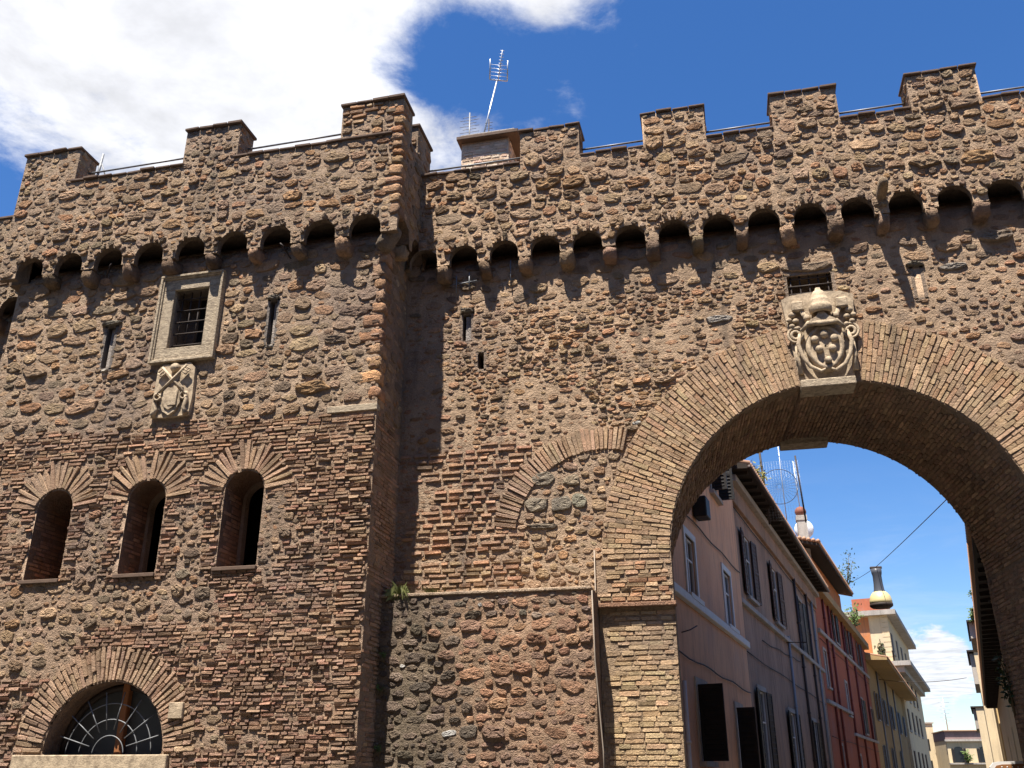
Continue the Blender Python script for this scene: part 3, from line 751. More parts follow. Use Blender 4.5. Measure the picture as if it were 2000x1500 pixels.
# quoins on the right-hand corner
z = 6.75
while z < 9.15:
    hz = RNG.uniform(0.06, 0.12); fl = RNG.random() < 0.5
    w_ = RNG.uniform(.10, .20) if fl else RNG.uniform(.07, .12)
    rounded_block('quoin', (XC - w_ + RNG.uniform(.015, .035), T + (0.075 if fl else 0.12), z + hz), (w_, 0.10 if fl else 0.15, hz * 0.95), tower, pT() if RNG.random() < .5 else pTO(), ex=0.30, jit=0.09, rot=(0, RNG.normal(0, .03), RNG.normal(0, .06))); z += 2 * hz + 0.02
z = 9.75
while z < 11.9:
    hz = RNG.uniform(0.055, 0.11); fl = RNG.random() < 0.5
    w_ = RNG.uniform(.10, .19) if fl else RNG.uniform(.07, .12)
    rounded_block('quoin', (XC + PJ - w_ + RNG.uniform(.015, .035), T - PJ + (0.075 if fl else 0.12), min(z + hz, 11.95)), (w_, 0.10 if fl else 0.15, hz * 0.95), tower, pT() if RNG.random() < .5 else pTO(), ex=0.30, jit=0.09, rot=(0, RNG.normal(0, .03), RNG.normal(0, .06))); z += 2 * hz + 0.02
finish_masonry(tower, [TF, TPF, TS, TPS] + TM)
# pale slab, sill, plaque
mb = MB(); mb.bevbox(-5.57, XC + 0.015, T - 0.035, T + 0.1, 6.56, 6.665, 0.008); mb.build('stone_slab', MAT['travertine'], tower)
mb = MB(); mb.bevbox(-9.82, -7.44, T - 0.07, T + 0.3, 1.62, 1.87, 0.01); mb.build('lunette_sill', MAT['marble'], tower)
mb = MB(); mb.bevbox(-7.51, -7.30, T - 0.06, T + 0.05, 2.32, 2.525, 0.006); mb.build('stone_plaque', MAT['marble'], tower)
# niches
def reveal(cx, zs, r, zb, y0, y1, parent, name, col, inset=0.0, m=None):
    pts = [(cx - r, zb)] + [(cx + r * math.cos(t), zs + r * math.sin(t)) for t in np.linspace(math.pi, 0, 17)] + [(cx + r, zb)]
    n = len(pts); vs = [(x, y0, z) for x, z in pts] + [(x, y1, z) for x, z in pts]
    mb = MB(); mb.addv(vs, [(i, (i + 1) % n, n + (i + 1) % n, n + i) for i in range(n)], False)
    return plain(mb, name, col, parent, m) if m is None or m in (MAT['mortar'], MAT['brick']) else mb.build(name, m, parent)
NJ = []
for q, (cx, zs, r, zb) in enumerate(niches):
    dep = (1.0, 0.50, 0.55)[q]
    reveal(cx, zs, r, zb, T + 0.0, T + dep, tower, 'niche_reveal', (.19, .125, .085))
    jf = Face(T + 0.02, T + dep, zb, zs + 0.2, side_r(cx - r)); NJ.append(jf)
    jf.courses(jf.V > 0, 0.062, 0.12, 0.26, 0.045, pick([(.30, .165, .10), (.26, .145, .09), (.33, .19, .12), (.22, .135, .09)]), 0.010, 0.02, 0.003, 0.004, 0.012)
    if q:
        mb = MB(); r2 = r - 0.05
        pts = [(cx - r, zb)] + [(cx + r * math.cos(t), zs + r * math.sin(t)) for t in np.linspace(math.pi, 0, 15)] + [(cx + r, zb)]
        pti = [(cx - r2 + 0.01, zb)] + [(cx + r2 * math.cos(t), zs + r2 * math.sin(t)) for t in np.linspace(math.pi, 0, 15)] + [(cx + r2, zb)]
        n = len(pts); vs = [(x, T + dep, z) for x, z in pts] + [(x, T + dep, z) for x, z in pti] + [(x, T + dep + 0.12, z) for x, z in pti]
        mb.addv(vs, [(i, i + 1, n + i + 1, n + i) for i in range(n - 1)] + [(n + i, n + i + 1, 2 * n + i + 1, 2 * n + i) for i in range(n - 1)], False)
        plain(mb, 'niche_plaster', (.30, .24, .18), tower)
    mb = MB(); y0 = T + dep + (0.12 if q else 0.0)
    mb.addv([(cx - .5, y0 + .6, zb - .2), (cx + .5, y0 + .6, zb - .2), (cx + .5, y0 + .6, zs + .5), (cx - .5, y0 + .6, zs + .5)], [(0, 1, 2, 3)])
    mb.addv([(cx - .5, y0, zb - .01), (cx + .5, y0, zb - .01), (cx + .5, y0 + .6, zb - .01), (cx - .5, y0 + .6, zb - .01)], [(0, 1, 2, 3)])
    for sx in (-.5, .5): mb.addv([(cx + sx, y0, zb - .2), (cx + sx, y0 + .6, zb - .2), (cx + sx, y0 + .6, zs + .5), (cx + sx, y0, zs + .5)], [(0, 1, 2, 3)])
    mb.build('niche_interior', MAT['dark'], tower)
    mb = MB(); mb.bevbox(cx - r - 0.03, cx + r + 0.02, T - 0.06, T + 0.35, zb - 0.05, zb + 0.004, 0.006); mb.build('niche_sill', MAT['coping'], tower)
finish_masonry(tower, NJ, 60, ('jamb_stone', 'jamb_brick'))
for q, (x0, x1, z0, z1) in enumerate(((-9.62, -9.47, 7.70, 8.44), (-6.71, -6.59, 7.82, 8.59))):
    mb = MB(); mb.box(x0 - .05, x1 + .05, T + 0.16, T + 0.22, z0 - .05, z1 + .05); mb.box(x0 - .05, x0 - .001, T - .005, T + .16, z0 - .03, z1 + .03); mb.box(x1 + .001, x1 + .05, T - .005, T + .16, z0 - .03, z1 + .03); mb.box(x0 - .05, x1 + .05, T - .005, T + .16, z1 + .001, z1 + .05); mb.box(x0 - .05, x1 + .05, T - .005, T + .16, z0 - .05, z0 - .001)
    plain(mb, 'arrow_slit', (.17, .16, .145), tower)
    mb = MB(); mb.box(x0 + 0.055, x1 - 0.005, T + 0.05, T + 0.17, z0 - 0.01, z1 - 0.02); plain(mb, 'slit_pillar', (.30, .285, .26), tower)
# ---- framed, barred window
wn = empty('window', (0, 0, 0)); wn.parent = tower
mb = MB()
x0, x1, z0, z1 = -8.70, -7.56, 7.66, 9.24; i0, i1, j0, j1 = -8.44, -7.82, 7.93, 8.98
def ring(mb, a, b, c, d, w, y0, y1):
    mb.bevbox(a, b, y0, y1, c, c + w, 0.006); mb.bevbox(a, b, y0, y1, d - w, d, 0.006); mb.bevbox(a, a + w, y0 + .001, y1, c + w, d - w, 0.006); mb.bevbox(b - w, b, y0 + .001, y1, c + w, d - w, 0.006)
ring(mb, i0 - 0.205, i1 + 0.205, j0 - 0.215, j1 + 0.205, 0.205, T - 0.045, T + 0.06)
ring(mb, x0 + .03, x1 - .03, z0 + .03, z1 - .03, 0.035, T - 0.075, T + 0.05)
ring(mb, x0, x1, z0, z1, 0.04, T - 0.10, T + 0.05)
mb.build('stone_surround', MAT['travertine'], wn)
mb = MB(); d_ = 0.42
mb.box(i0 - .06, i0 + .002, T + .03, T + d_, j0, j1); mb.box(i1 - .002, i1 + .06, T + .03, T + d_, j0, j1); mb.box(i0 - .06, i1 + .06, T + .03, T + d_, j1, j1 + .06); mb.box(i0 - .06, i1 + .06, T + .03, T + d_, j0 - .06, j0 + .002)
plain(mb, 'window_reveal', (.21, .185, .155), wn)
mb = MB(); mb.box(i0 - .05, i1 + .05, T + d_ - .03, T + d_ + .03, j0 - .05, j1 + .05); mb.build('window_back', MAT['dark'], wn)
mb = MB(); mb.box(i0, i0 + .24, T + d_ - .05, T + d_ - .032, j0, j1); plain(mb, 'inner_shutter', (.13, .115, .10), wn)
for k in range(4):
    x = i0 + (i1 - i0) * (k + 0.5) / 4; mb = MB(); mb.tube([(x, T + 0.10, j0 - .01), (x, T + 0.10, j1 + .01)], 0.011, 6); mb.build('bar', MAT['iron'], wn)
for k in range(5):
    z = j0 + (j1 - j0) * (k + 0.4) / 5; mb = MB(); mb.tube([(i0 - .01, T + 0.085, z), (i1 + .01, T + 0.085, z)], 0.011, 6); mb.build('bar', MAT['iron'], wn)
# ---- lunette
ln = empty('lunette_window', (0, 0, 0)); ln.parent = tower
cx, zs, r, zb = LUN
reveal(cx, zs, r, zb, T + 0.0, T + 0.42, ln, 'reveal', (.24, .17, .12))
mb = MB(); mb.box(cx - 1, cx + 1, T + 0.40, T + 0.44, zb - 0.1, zb + 1.1); mb.build('pane', MAT['greyglass'], ln)
mb = MB(); mb.bevbox(cx - 0.02, cx + 0.085, T + 0.30, T + 0.40, zb - .05, zb + 0.98, 0.01); mb.build('mullion', MAT['wood'], ln)
mb = MB(); ring_pts = [(cx + (r - .05) * math.cos(t), T + 0.36, zs + (r - .05) * math.sin(t)) for t in np.linspace(0, math.pi, 24)]; mb.tube(ring_pts, 0.045, 6); mb.build('frame', MAT['iron'], ln)
for rr_ in (0.24, 0.45, 0.66):
    mb = MB(); mb.tube([(cx + rr_ * math.cos(t), T + 0.14, zs - .02 + rr_ * math.sin(t)) for t in np.linspace(0.0, math.pi, 26)], 0.0075, 6); mb.build('grille_arc', MAT['rail'], ln)
for k in range(8):
    t = math.pi * (k + 0.75) / 8.5; mb = MB(); mb.tube([(cx + .30 * math.cos(t), T + 0.125, zs + .30 * math.sin(t)), (cx + .80 * math.cos(t), T + 0.125, zs + .80 * math.sin(t))], 0.008, 6); mb.build('grille_bar', MAT['rail'], ln)
# ---- carved arms with crossed keys
cr = empty('carved_crest', (0, 0, 0)); cr.parent = tower
cr['label'] = 'pale carved stone arms with crossed keys'
x0, x1, z0, z1 = -8.52, -7.83, 6.71, 7.62; cx = (x0 + x1) / 2
mb = MB(); mb.prism([(x0 + .0, z0 + .03), (cx - .1, z0), (x1 - .03, z0 + .02), (x1, z0 + .3), (x1 - .02, z1 - .10), (x1 - .12, z1), (cx + .1, z1 - .02), (x0 + .1, z1), (x0 + .02, z1 - .09)], T - 0.07, T + 0.05); mb.build('slab', MAT['marble'], cr)
mb = MB(); sh = [(cx - .17, z0 + .50), (cx - .10, z0 + .57), (cx, z0 + .54), (cx + .11, z0 + .57), (cx + .18, z0 + .48), (cx + .17, z0 + .22), (cx + .10, z0 + .08), (cx, z0 + .02), (cx - .11, z0 + .09), (cx - .18, z0 + .24)]
mb.prism(sh, T - 0.115, T - 0.065); mb.prism([(cx + (a - cx) * .7, z0 + .30 + (b - z0 - .30) * .7) for a, b in sh], T - 0.135, T - 0.11); mb.bevbox(cx - .02, cx + .12, T - .145, T - .13, z0 + .17, z0 + .40, .005); mb.build('shield', MAT['marble'], cr)
for sgn in (-1, 1):
    mb = MB(); a = Vector((cx + sgn * .22, T - 0.115 - (0.02 if sgn < 0 else 0), z0 + .38)); b = Vector((cx - sgn * .22, T - 0.115 - (0.02 if sgn < 0 else 0), z1 - .07))
    mb.tube([a, b], 0.021, 8); mb.tube([a + Vector((.055 * math.cos(t), 0, .055 * math.sin(t) - .05)) for t in np.linspace(0, 2 * math.pi, 13)], 0.018, 6)
    d = (b - a).normalized(); n_ = Vector((-d.z, 0, d.x)) * sgn
    for t_ in (0.02, 0.07, 0.12): mb.tube([b - d * t_, b - d * t_ - n_ * -0.11], 0.013, 5)
    mb.tube([b - d * .02 + n_ * 0.11, b - d * .12 + n_ * 0.11], 0.013, 5); mb.build('key', MAT['marble'], cr)
mb = MB(); mb.ball((cx, T - 0.10, z1 - .09), 0.085, (1, .9, .9)); mb.build('knob', MAT['marble'], cr)
for sgn in (-1, 1):
    mb = MB(); mb.tube([(cx + sgn * .24, T - .085, z0 + .40), (cx + sgn * .27, T - .10, z0 + .25), (cx + sgn * .23, T - .09, z0 + .14), (cx + sgn * .29, T - .085, z0 + .03)], [.03, .035, .03, .05], 7); mb.build('ribbon', MAT['marble'], cr)
# iron brackets, rails on the battlements
for (x, z, dx) in ((-9.86, 9.33, .16), (-6.42, 9.30, -.12)):
    mb = MB(); mb.tube([(x, T + .02, z), (x + dx, T - .14, z + .22), (x + dx * 1.3, T - .16, z + .25)], .014, 6); mb.tube([(x + dx * .5, T - .05, z + .2), (x + dx * 1.2, T - .12, z + .12)], .011, 6); mb.build('iron_bracket', MAT['iron'], tower)
for (a, b) in ((tm[0][1] - .02, tm[1][0] + .02), (tm[1][1] - .02, tm[2][0] + .02)):
    mb = MB(); mb.tube([(a, T - PJ + .30, 11.71), (b, T - PJ + .30, 11.73)], 0.017, 8); mb.build('handrail', MAT['rail'], tower)
mb = MB(); mb.tube([(-10.52, T - PJ + .32, 11.3), (-10.47, T - PJ + .32, 12.12)], 0.022, 8); mb.tube([(-10.50, T - PJ + .32, 12.0), (-10.28, T - PJ + .36, 11.45)], 0.012, 6); mb.build('rail_post', MAT['rail'], tower)
adopt(tower)
MAT['cable'] = mat('dusty_cable', col=(.26, .21, .16), rough=.7)
# ------------------------------------------------------------------ gate wall with the great arch
gate = empty('gate_wall', (1.68, W, 0), 0, 'crenellated rubble wall pierced by a great brick archway', 'wall')
AX, AZ, AR, AO = 1.68, 4.40, 2.41, 3.36
XE = 9.4; DEP = 2.6; SK = -0.077
gm = [(-2.80 + 2.078 * k, -1.785 + 2.078 * k) for k in range(6)]
GZC, GZM = 11.17, 11.82
gc_ = [-4.45 + 0.685 * k for k in range(20)]
WF = Face(XC, XE, 0.0, 9.83, front_back(W, 9.40))
WPF = Face(XC + PJ, XE, 9.20, GZM, front(W - PJ))
def g_open(U, V):
    d = arch_d(U, V, AX, AZ, AR, -1)
    for q in ((-3.82, -3.68, 8.06, 8.54), (-3.56, -3.46, 7.54, 7.83), (1.28, 1.92, 8.08, 8.60), (3.07, 3.16, 8.02, 8.51)): d = np.minimum(d, rect_d(U, V, *q))
    return d
U, V = WF.U, WF.V
WF.block(g_open(U, V) < 0.004)
panel = [(1.15, 8.17), (1.30, 8.225), (1.66, 8.25), (2.0, 8.225), (2.17, 8.15), (2.12, 7.55), (2.02, 6.83), (1.27, 6.81), (1.20, 7.6)]
WF.block((V > 6.7) & (V < 8.22) & (np.abs(U - 1.66) < 0.40 + 0.09 * (V - 6.8)))
ring_m = (np.hypot(U - AX, V - AZ) < AO) & (V > AZ)
pil = (U > -1.77) & (U < AX - AR) & (V <= AZ); pir = (U > AX + AR) & (U < AX + AR + 1.05) & (V <= AZ)
WF.block(ring_m | pil | pir)
WF.block((V < 3.9) & (U < 2)); WF.block(V < 0.9)
pY, pR = pick(BRKY), pick(BRKR)
pring = pick([(.335, .245, .155), (.30, .215, .14), (.36, .265, .165), (.28, .20, .13), (.33, .215, .13), (.32, .23, .15)], .08)
# relieving arch on the left, cut by the great arch
SAX, SAZ, SR0, SR1 = -1.66, 4.76, 1.28, 1.64
WF.voussoirs(SAX, SAZ, SR0, SR1, R(72), R(172), 0.058, pick([(.33, .24, .16), (.31, .22, .148), (.29, .205, .14), (.32, .215, .14)], .09), 1, 0.035, 0.0, 0.78, lenj=0.02, mask=lambda u, v: math.hypot(u - AX, v - AZ) > AO + 0.05)
inside = (np.hypot(U - SAX, V - SAZ) < SR0 - .01) & (V > SAZ) | ((np.abs(U - SAX) < SR0 - .02) & (V <= SAZ))
for (u, v, a, b, c) in ((-2.52, 5.66, .20, .10, (.27, .22, .155)), (-2.62, 5.28, .17, .11, (.33, .27, .19)), (-2.26, 5.27, .17, .11, (.25, .21, .155)), (-2.0, 5.30, .11, .10, (.31, .28, .20)), (-2.1, 5.62, .12, .08, (.31, .24, .16)), (-2.55, 4.95, .22, .045, (.24, .19, .135))):
    WF.put(0, u, v, a, b, RNG.normal(0, .04), .035, c, 0.01, 5, test=False)
for (x, z, l) in ((-3.75, 8.60, 0.13), (3.10, 8.57, 0.12)): WF.put(0, x, z, l, 0.04, -0.03, 0.06, (.20, .17, .13), 0, 4, test=False)
WF.put(0, 0.24, 8.0, 0.215, 0.055, 0.02, 0.03, (.42, .37, .31), 0.005, 4, test=False)      # reused slabs
WF.put(0, 3.62, 8.47, 0.20, 0.055, 0.05, 0.035, (.36, .31, .25), 0.005, 4, test=False)
WF.put(0, 4.28, 8.88, 0.22, 0.09, 0.05, 0.08, (.26, .20, .145), 0.005, 3, test=False)
WF.put(0, -1.10, 6.42, 0.07, 0.03, 0.1, 0.03, (.50, .47, .41), 0.0, 3, test=False)
# stones packed over the lintel of the barred window and a row under the machicolation
WF.put(0, 1.60, 8.72, 0.36, 0.075, 0.0, 0.04, (.29, .21, .14), 0.01, 4, test=False)
brz = (V < 6.28 + 0.10 * np.sin(U * 3) + (fbm(U * 1.4, V * 1.4, 8, 3) - .5) * .5) & (U < -2.3) & ~inside & (V > 4.0)
rowrub = brz & (((V > 4.48) & (V < 4.62)) | ((fbm(U * 1.6, V * 2.2, 77, 3) > 0.66)))
WF.courses(brz & ~rowrub & (V < 4.48), 0.080, 0.10, 0.30, 0.046, pick(BRKR + BRKY), 0.018, 0.06, 0.006, 0.018, 0.035, v_from=3.95)
WF.courses(brz & ~rowrub & (V > 4.6), 0.100, 0.13, 0.32, 0.045, pR, 0.020, 0.05, 0.007, 0.018, 0.036, v_from=4.6)
WF.courses((V < 6.0) & (U > -2.3) & (U < -1.77) & ~inside & (V > 3.95), 0.085, 0.08, 0.2, 0.045, pR, 0.02, 0.2, 0.006, 0.015, 0.03)
WF.rubble(inside & (V > 4.0), [(.07, .12, .4, .75, 160), (.04, .07, .45, .8, 700), (.022, .04, .5, .9, 900)], pick(TUFFO + [(.38, .29, .19)]), 0.010, 0.42)
lowp = (V < 8.75) & ((V > 4.0) | (U > 5)); sparse = (U > 2.2) | (fbm(U * 0.9, V * 0.9, 41, 2) > 0.62)
WF.rubble((V >= 8.7), [(.11, .18, .38, .6, 260), (.06, .11, .4, .7, 900), (.035, .06, .4, .7, 1200)], pick(TUFFO + TUFFD), 0.018, 0.34)
WF.rows(lowp & ~brz & ~inside & ~sparse & (V < 8.4), .085, .15, 1.1, 2.5, pick(TUFFO + BRKY + TUFF), 0.026, 0.62, 0.10, 0.16)
WF.rows((V > 8.6) & (V < 9.2), .16, .26, 1.1, 2.4, pick(TUFFO + TUFFD), 0.03, 0.36, 0.1, 0.25)
WF.rubble(lowp & ~brz & ~inside & ~sparse, [(.075, .11, .34, .5, 500), (.05, .08, .36, .55, 3200), (.03, .05, .4, .7, 5200), (.018, .03, .5, .8, 4500)], pick(TUFFO + BRKR + BRKY), 0.009, 0.46, tilt=0.09)
WF.rubble(lowp & ~brz & ~inside, [(.06, .11, .34, .55, 1500), (.03, .06, .4, .7, 4000), (.018, .03, .5, .8, 3000)], pick(TUFFO + BRKR), 0.016, 0.44, tilt=0.12)
WF.rubble(brz, [(.05, .09, .35, .6, 300), (.025, .05, .4, .7, 900)], pick(TUFFO + BRKR), 0.008, 0.4)
# the arch ring and the pier beside it stand a little proud
h_ring = 0.05
WF.voussoirs(AX, AZ, AR, AO, R(0), R(180), 0.056, pring, 4, 0.017, h_ring, 0.85, mask=lambda u, v: not (abs(u - 1.66) < 0.42 + 0.09 * (v - 6.8) and v > 6.7), lenj=0.03)
PUF = Face(-1.775, AX - AR, 3.80, AZ, front(W - h_ring)); PUF.courses(PUF.V > 0, 0.062, 0.13, 0.27, 0.047, pick([(.335, .245, .155), (.30, .215, .14), (.36, .265, .165), (.35, .20, .12)]), 0.010, 0.02, 0.003, 0.012, 0.026, v_from=3.82)
PLF = Face(-1.765, AX - AR + .005, 0.0, 3.74, front(W + 0.015)); PLF.courses(PLF.V > 1.0, 0.066, 0.14, 0.28, 0.052, pick([(.37, .285, .175), (.34, .255, .155), (.40, .305, .185), (.31, .23, .145), (.36, .25, .15)]), 0.009, 0.03, 0.003, 0.006, 0.016, v_from=1.0)
PRF = Face(AX + AR, AX + AR + 1.05, 0.0, AZ, front(W - h_ring)); PRF.courses(PRF.V > 1.0, 0.064, 0.13, 0.27, 0.05, pY, 0.010, 0.02, 0.003, 0.012, 0.026, v_from=1.0)
# parapet
bg_ = battlement(gm, GZC, GZM - 0.02); mg = machicolation(gc_, 0.238, 9.36)
g_par = lambda U, V: np.minimum(bg_(U, V), mg(U, V))
U, V = WPF.U, WPF.V
WPF.block(g_par(U, V) < 0.0)
rim_stones(WPF, [c for c in gc_ if -4.2 < c < 9.2], 0.238, 9.46, pick(TUFFO + TUFFD))
WPF.rows(V > 9.7, .13, .30, 0.9, 2.1, pick(TUFFO + TUFF), 0.020, 0.42, 0.12, 0.10)
WPF.rubble(V > 9.6, [(.08, .125, .42, .72, 700), (.055, .085, .42, .75, 2200), (.032, .06, .45, .8, 3200), (.018, .034, .5, .9, 2600)], pick(TUFFO + TUFF), 0.010, 0.40)
WPF.rubble(V > 0, [(.032, .06, .45, .8, 600), (.018, .034, .5, .9, 900)], pick(TUFFO + TUFF), 0.006, 0.40)
GM = []
for (a, b) in gm:
    for s_, fn in ((a, side_l), (b, side_r)):
        if (s_ == a and a > 0.5) or (s_ == b and b < 1.0):
            f_ = Face(W - PJ, W - PJ + 0.46, GZC, GZM - 0.02, fn(s_)); GM.append(f_)
            f_.rubble(f_.V > 0, [(.07, .11, .42, .75, 200), (.035, .065, .45, .8, 300)], pick(TUFFO), 0.010, 0.3); sheet('merlon_side', f_, gate, amp=0.006)
GCOL = lambda U, V: np.stack([c * (0.88 + 0.28 * fbm(U * 1.1, V * 1.1, 53, 3)) for c in (.275, .208, .148)], -1)
WFs = Face(XC, XE, 0.0, 9.83, front_back(W, 9.40))
sheet('wall', WFs, gate, lambda U, V: np.minimum(g_open(U, V), rect_d(U, V, -1.77, AX - AR + .01, -1, 3.78)), 0.045, 0.014, GCOL)
sheet('parapet', WPF, gate, g_par, 0.04, 0.014, GCOL)
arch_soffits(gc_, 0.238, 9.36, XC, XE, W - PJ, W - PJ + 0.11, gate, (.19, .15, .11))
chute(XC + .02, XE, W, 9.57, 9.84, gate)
for k in range(19): corbel((gc_[k] + gc_[k + 1]) / 2, W - PJ, W, 9.11 + RNG.uniform(-.02, .04), 9.38 + RNG.uniform(-.02, .02), 0.19 + RNG.uniform(-.03, .03), gate, CORB())
for (a, b) in gm:
    mb = MB(); mb.box(a + 0.012, b - 0.012, W - PJ + 0.015, W - PJ + 0.46, GZC - 0.1, GZM - 0.02); plain(mb, 'merlon', (.24, .185, .135), gate)
    coping('coping_tile', a - 0.03, b + 0.03, W - PJ - 0.045, W - PJ + 0.50, GZM - 0.02, GZM + 0.022, gate)
for k in range(-1, 6):
    a = gm[k][1] if k >= 0 else XC + PJ + .0; b = gm[k + 1][0] if k < 5 else XE
    coping('coping_tile', a - 0.0, b + 0.0, W - PJ - 0.04, W - PJ + 0.44, GZC - 0.012, GZC + 0.03, gate)
    mb = MB(); mb.tube([(a - .03, W - PJ + .30, 11.50), (b + .03, W - PJ + .30, 11.51)], 0.017, 8); mb.build('handrail', MAT['rail'], gate)
mb = MB(); mb.box(XC + PJ + .03, XE, W - PJ + 0.03, W - PJ + 0.45, 9.83, GZC - 0.02); mb.box(XC, XE, W + 0.6, W + DEP, 9.72, 10.3); plain(mb, 'core', (.20, .155, .115), gate)
# rings and piers: mortar behind the bricks
def bev_ring(name, y0, cx, a0, a1, r0, r1, n=90):
    mb = MB(); vs = []; fs = []
    for k in range(n + 1):
        t = a0 + (a1 - a0) * k / n; c, s_ = math.cos(t), math.sin(t)
        vs += [(cx + r0 * c, W + .02, AZ + r0 * s_), (cx + r0 * c, y0, AZ + r0 * s_), (cx + r1 * c, y0, AZ + r1 * s_), (cx + r1 * c, W + .02, AZ + r1 * s_)]
    for k in range(n):
        for q in range(3): fs.append((4 * k + q, 4 * k + q + 1, 4 * k + q + 5, 4 * k + q + 4))
    mb.addv(vs, fs); plain(mb, name, (.28, .215, .15), gate)
bev_ring('arch_ring', W - h_ring, AX, 0, math.pi, AR, AO)
mb = MB(); mb.box(-1.775, AX - AR, W - h_ring, W + .3, 3.78, AZ); plain(mb, 'upper_pier', (.28, .215, .15), gate)
mb = MB(); mb.box(-1.765, AX - AR + .005, W + .015, W + .3, 0, 3.78); plain(mb, 'lower_pier', (.29, .225, .15), gate)
mb = MB(); mb.box(AX + AR, AX + AR + 1.05, W - h_ring, W + .3, 0, AZ); plain(mb, 'right_pier', (.28, .215, .15), gate)
mb = MB(); mb.bevbox(-1.80, AX - AR + .03, W - 0.085, W + .1, 3.745, 3.80, .006); plain(mb, 'impost', (.26, .16, .105), gate)
# vault and jambs through the thickness of the wall
def barrel(u, v, h): return (AX + SK * v + (AR - h) * np.cos(u / AR), W + v + 0 * u, AZ + (AR - h) * np.sin(u / AR))
BF_ = Face(0.0, math.pi * AR, 0.0, DEP, barrel)
BF_.courses(BF_.V > -1, 0.2, 0.1, 0.2, 0.05, pick(BRKD)) if False else None
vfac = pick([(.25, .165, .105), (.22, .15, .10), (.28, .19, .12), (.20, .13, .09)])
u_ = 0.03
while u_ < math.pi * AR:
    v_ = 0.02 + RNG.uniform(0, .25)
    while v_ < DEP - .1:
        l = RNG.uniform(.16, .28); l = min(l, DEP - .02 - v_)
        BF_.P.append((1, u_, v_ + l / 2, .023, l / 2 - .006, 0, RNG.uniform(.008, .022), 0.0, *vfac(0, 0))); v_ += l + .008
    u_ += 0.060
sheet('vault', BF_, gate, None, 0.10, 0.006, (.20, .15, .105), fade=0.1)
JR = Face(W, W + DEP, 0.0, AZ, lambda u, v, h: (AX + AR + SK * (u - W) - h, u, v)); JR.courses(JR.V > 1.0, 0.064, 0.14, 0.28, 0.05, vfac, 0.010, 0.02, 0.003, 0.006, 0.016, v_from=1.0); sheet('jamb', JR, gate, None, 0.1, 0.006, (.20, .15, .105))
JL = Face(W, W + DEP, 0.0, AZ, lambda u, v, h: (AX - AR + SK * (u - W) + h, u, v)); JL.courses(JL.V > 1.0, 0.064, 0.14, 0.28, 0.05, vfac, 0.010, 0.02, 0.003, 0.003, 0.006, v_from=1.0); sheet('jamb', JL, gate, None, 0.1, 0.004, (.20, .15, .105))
RF = Face(XC, XE, 0.0, 9.95, lambda u, v, h: (u, W + DEP + h, v)); sheet('rear_face', RF, gate, lambda U, V: arch_d(U, V, AX + SK * DEP, AZ, AR, -1), 0.15, 0.012, (.24, .18, .13))
RRF = Face(XC, XE, 3.5, 8.5, lambda u, v, h: (u, W + DEP + h, v))
RRF.voussoirs(AX + SK * DEP, AZ, AR, AR + .6, R(0), R(180), 0.060, pring, 2, 0.02, 0.0, 0.8)
# small quoin-like course on the reveal edge makes the worn arris
finish_masonry(gate, [WF, WPF, PUF, PLF, PRF, BF_, JR, JL, RRF] + GM)
# keystones
mb = MB(); mb.bevbox(1.27, 2.02, W - .18, W + .22, 6.70, 6.82, .012); mb.build('keystone', MAT['travertine'], gate)
c2 = AX + SK * DEP - .03
mb = MB(); mb.bevbox(c2 - .385, c2 + .385, W + DEP - .28, W + DEP + .06, 6.70, 6.86, .012); mb.build('rear_keystone', MAT['travertine'], gate)
mb = MB(); mb.bevbox(-.015, .015, 0, DEP - .5, 6.755, 6.80, .004, Matrix.Translation((1.28, W + .22, 0)) @ Matrix.Rotation(math.atan(-SK), 4, 'Z')); plain(mb, 'vault_rib', (.16, .11, .08), gate)
# barred window, slits, hole
for q, (x0, x1, z0, z1) in enumerate(((-3.82, -3.68, 8.06, 8.54), (-3.56, -3.46, 7.54, 7.83), (3.07, 3.16, 8.02, 8.51), (1.28, 1.92, 8.08, 8.60))):
    d_ = (.2, .3, .2, .45)[q]; mb = MB()
    mb.box(x0 - .05, x0 - .001, W - .005, W + d_, z0 - .03, z1 + .03); mb.box(x1 + .001, x1 + .05, W - .005, W + d_, z0 - .03, z1 + .03); mb.box(x0 - .05, x1 + .05, W - .005, W + d_, z1 + .001, z1 + .05); mb.box(x0 - .05, x1 + .05, W - .005, W + d_, z0 - .05, z0 - .001)
    plain(mb, 'opening_reveal', (.22, .18, .14), gate)
    mb = MB(); mb.box(x0 - .05, x1 + .05, W + d_ - .02, W + d_ + .02, z0 - .05, z1 + .05); mb.build('opening_back', MAT['dark'], gate)
    if q in (0, 2): mb = MB(); mb.box(x0 + (.045 if q == 0 else .03), x1 - .005, W + .04, W + .16, z0, z1 - .03); plain(mb, 'slit_pillar', (.30, .29, .27), gate)
gw = empty('grated_window', (0, 0, 0)); gw.parent = gate
mb = MB(); mb.box(1.29, 1.91, W + .40, W + .425, 8.36, 8.60); plain(mb, 'plaster_back', (.30, .27, .23), gw)
for k in range(5): x = 1.33 + .135 * k; mb = MB(); mb.tube([(x, W + .05, 8.07), (x, W + .05, 8.61)], .012, 6); mb.build('bar', MAT['iron'], gw)
for z in (8.17, 8.30, 8.43, 8.55): mb = MB(); mb.tube([(1.27, W + .035, z), (1.93, W + .035, z)], .012, 6); mb.build('bar', MAT['iron'], gw)
for (x, z0, z1) in ((-3.93, 8.93, 9.25), (-3.71, 8.97, 9.28), (-3.01, 8.95, 9.42)):
    mb = MB(); mb.tube([(x, W - .06, z0), (x, W - .06, z1)], .011, 6); mb.build('iron_bar', MAT['rail'], gate)
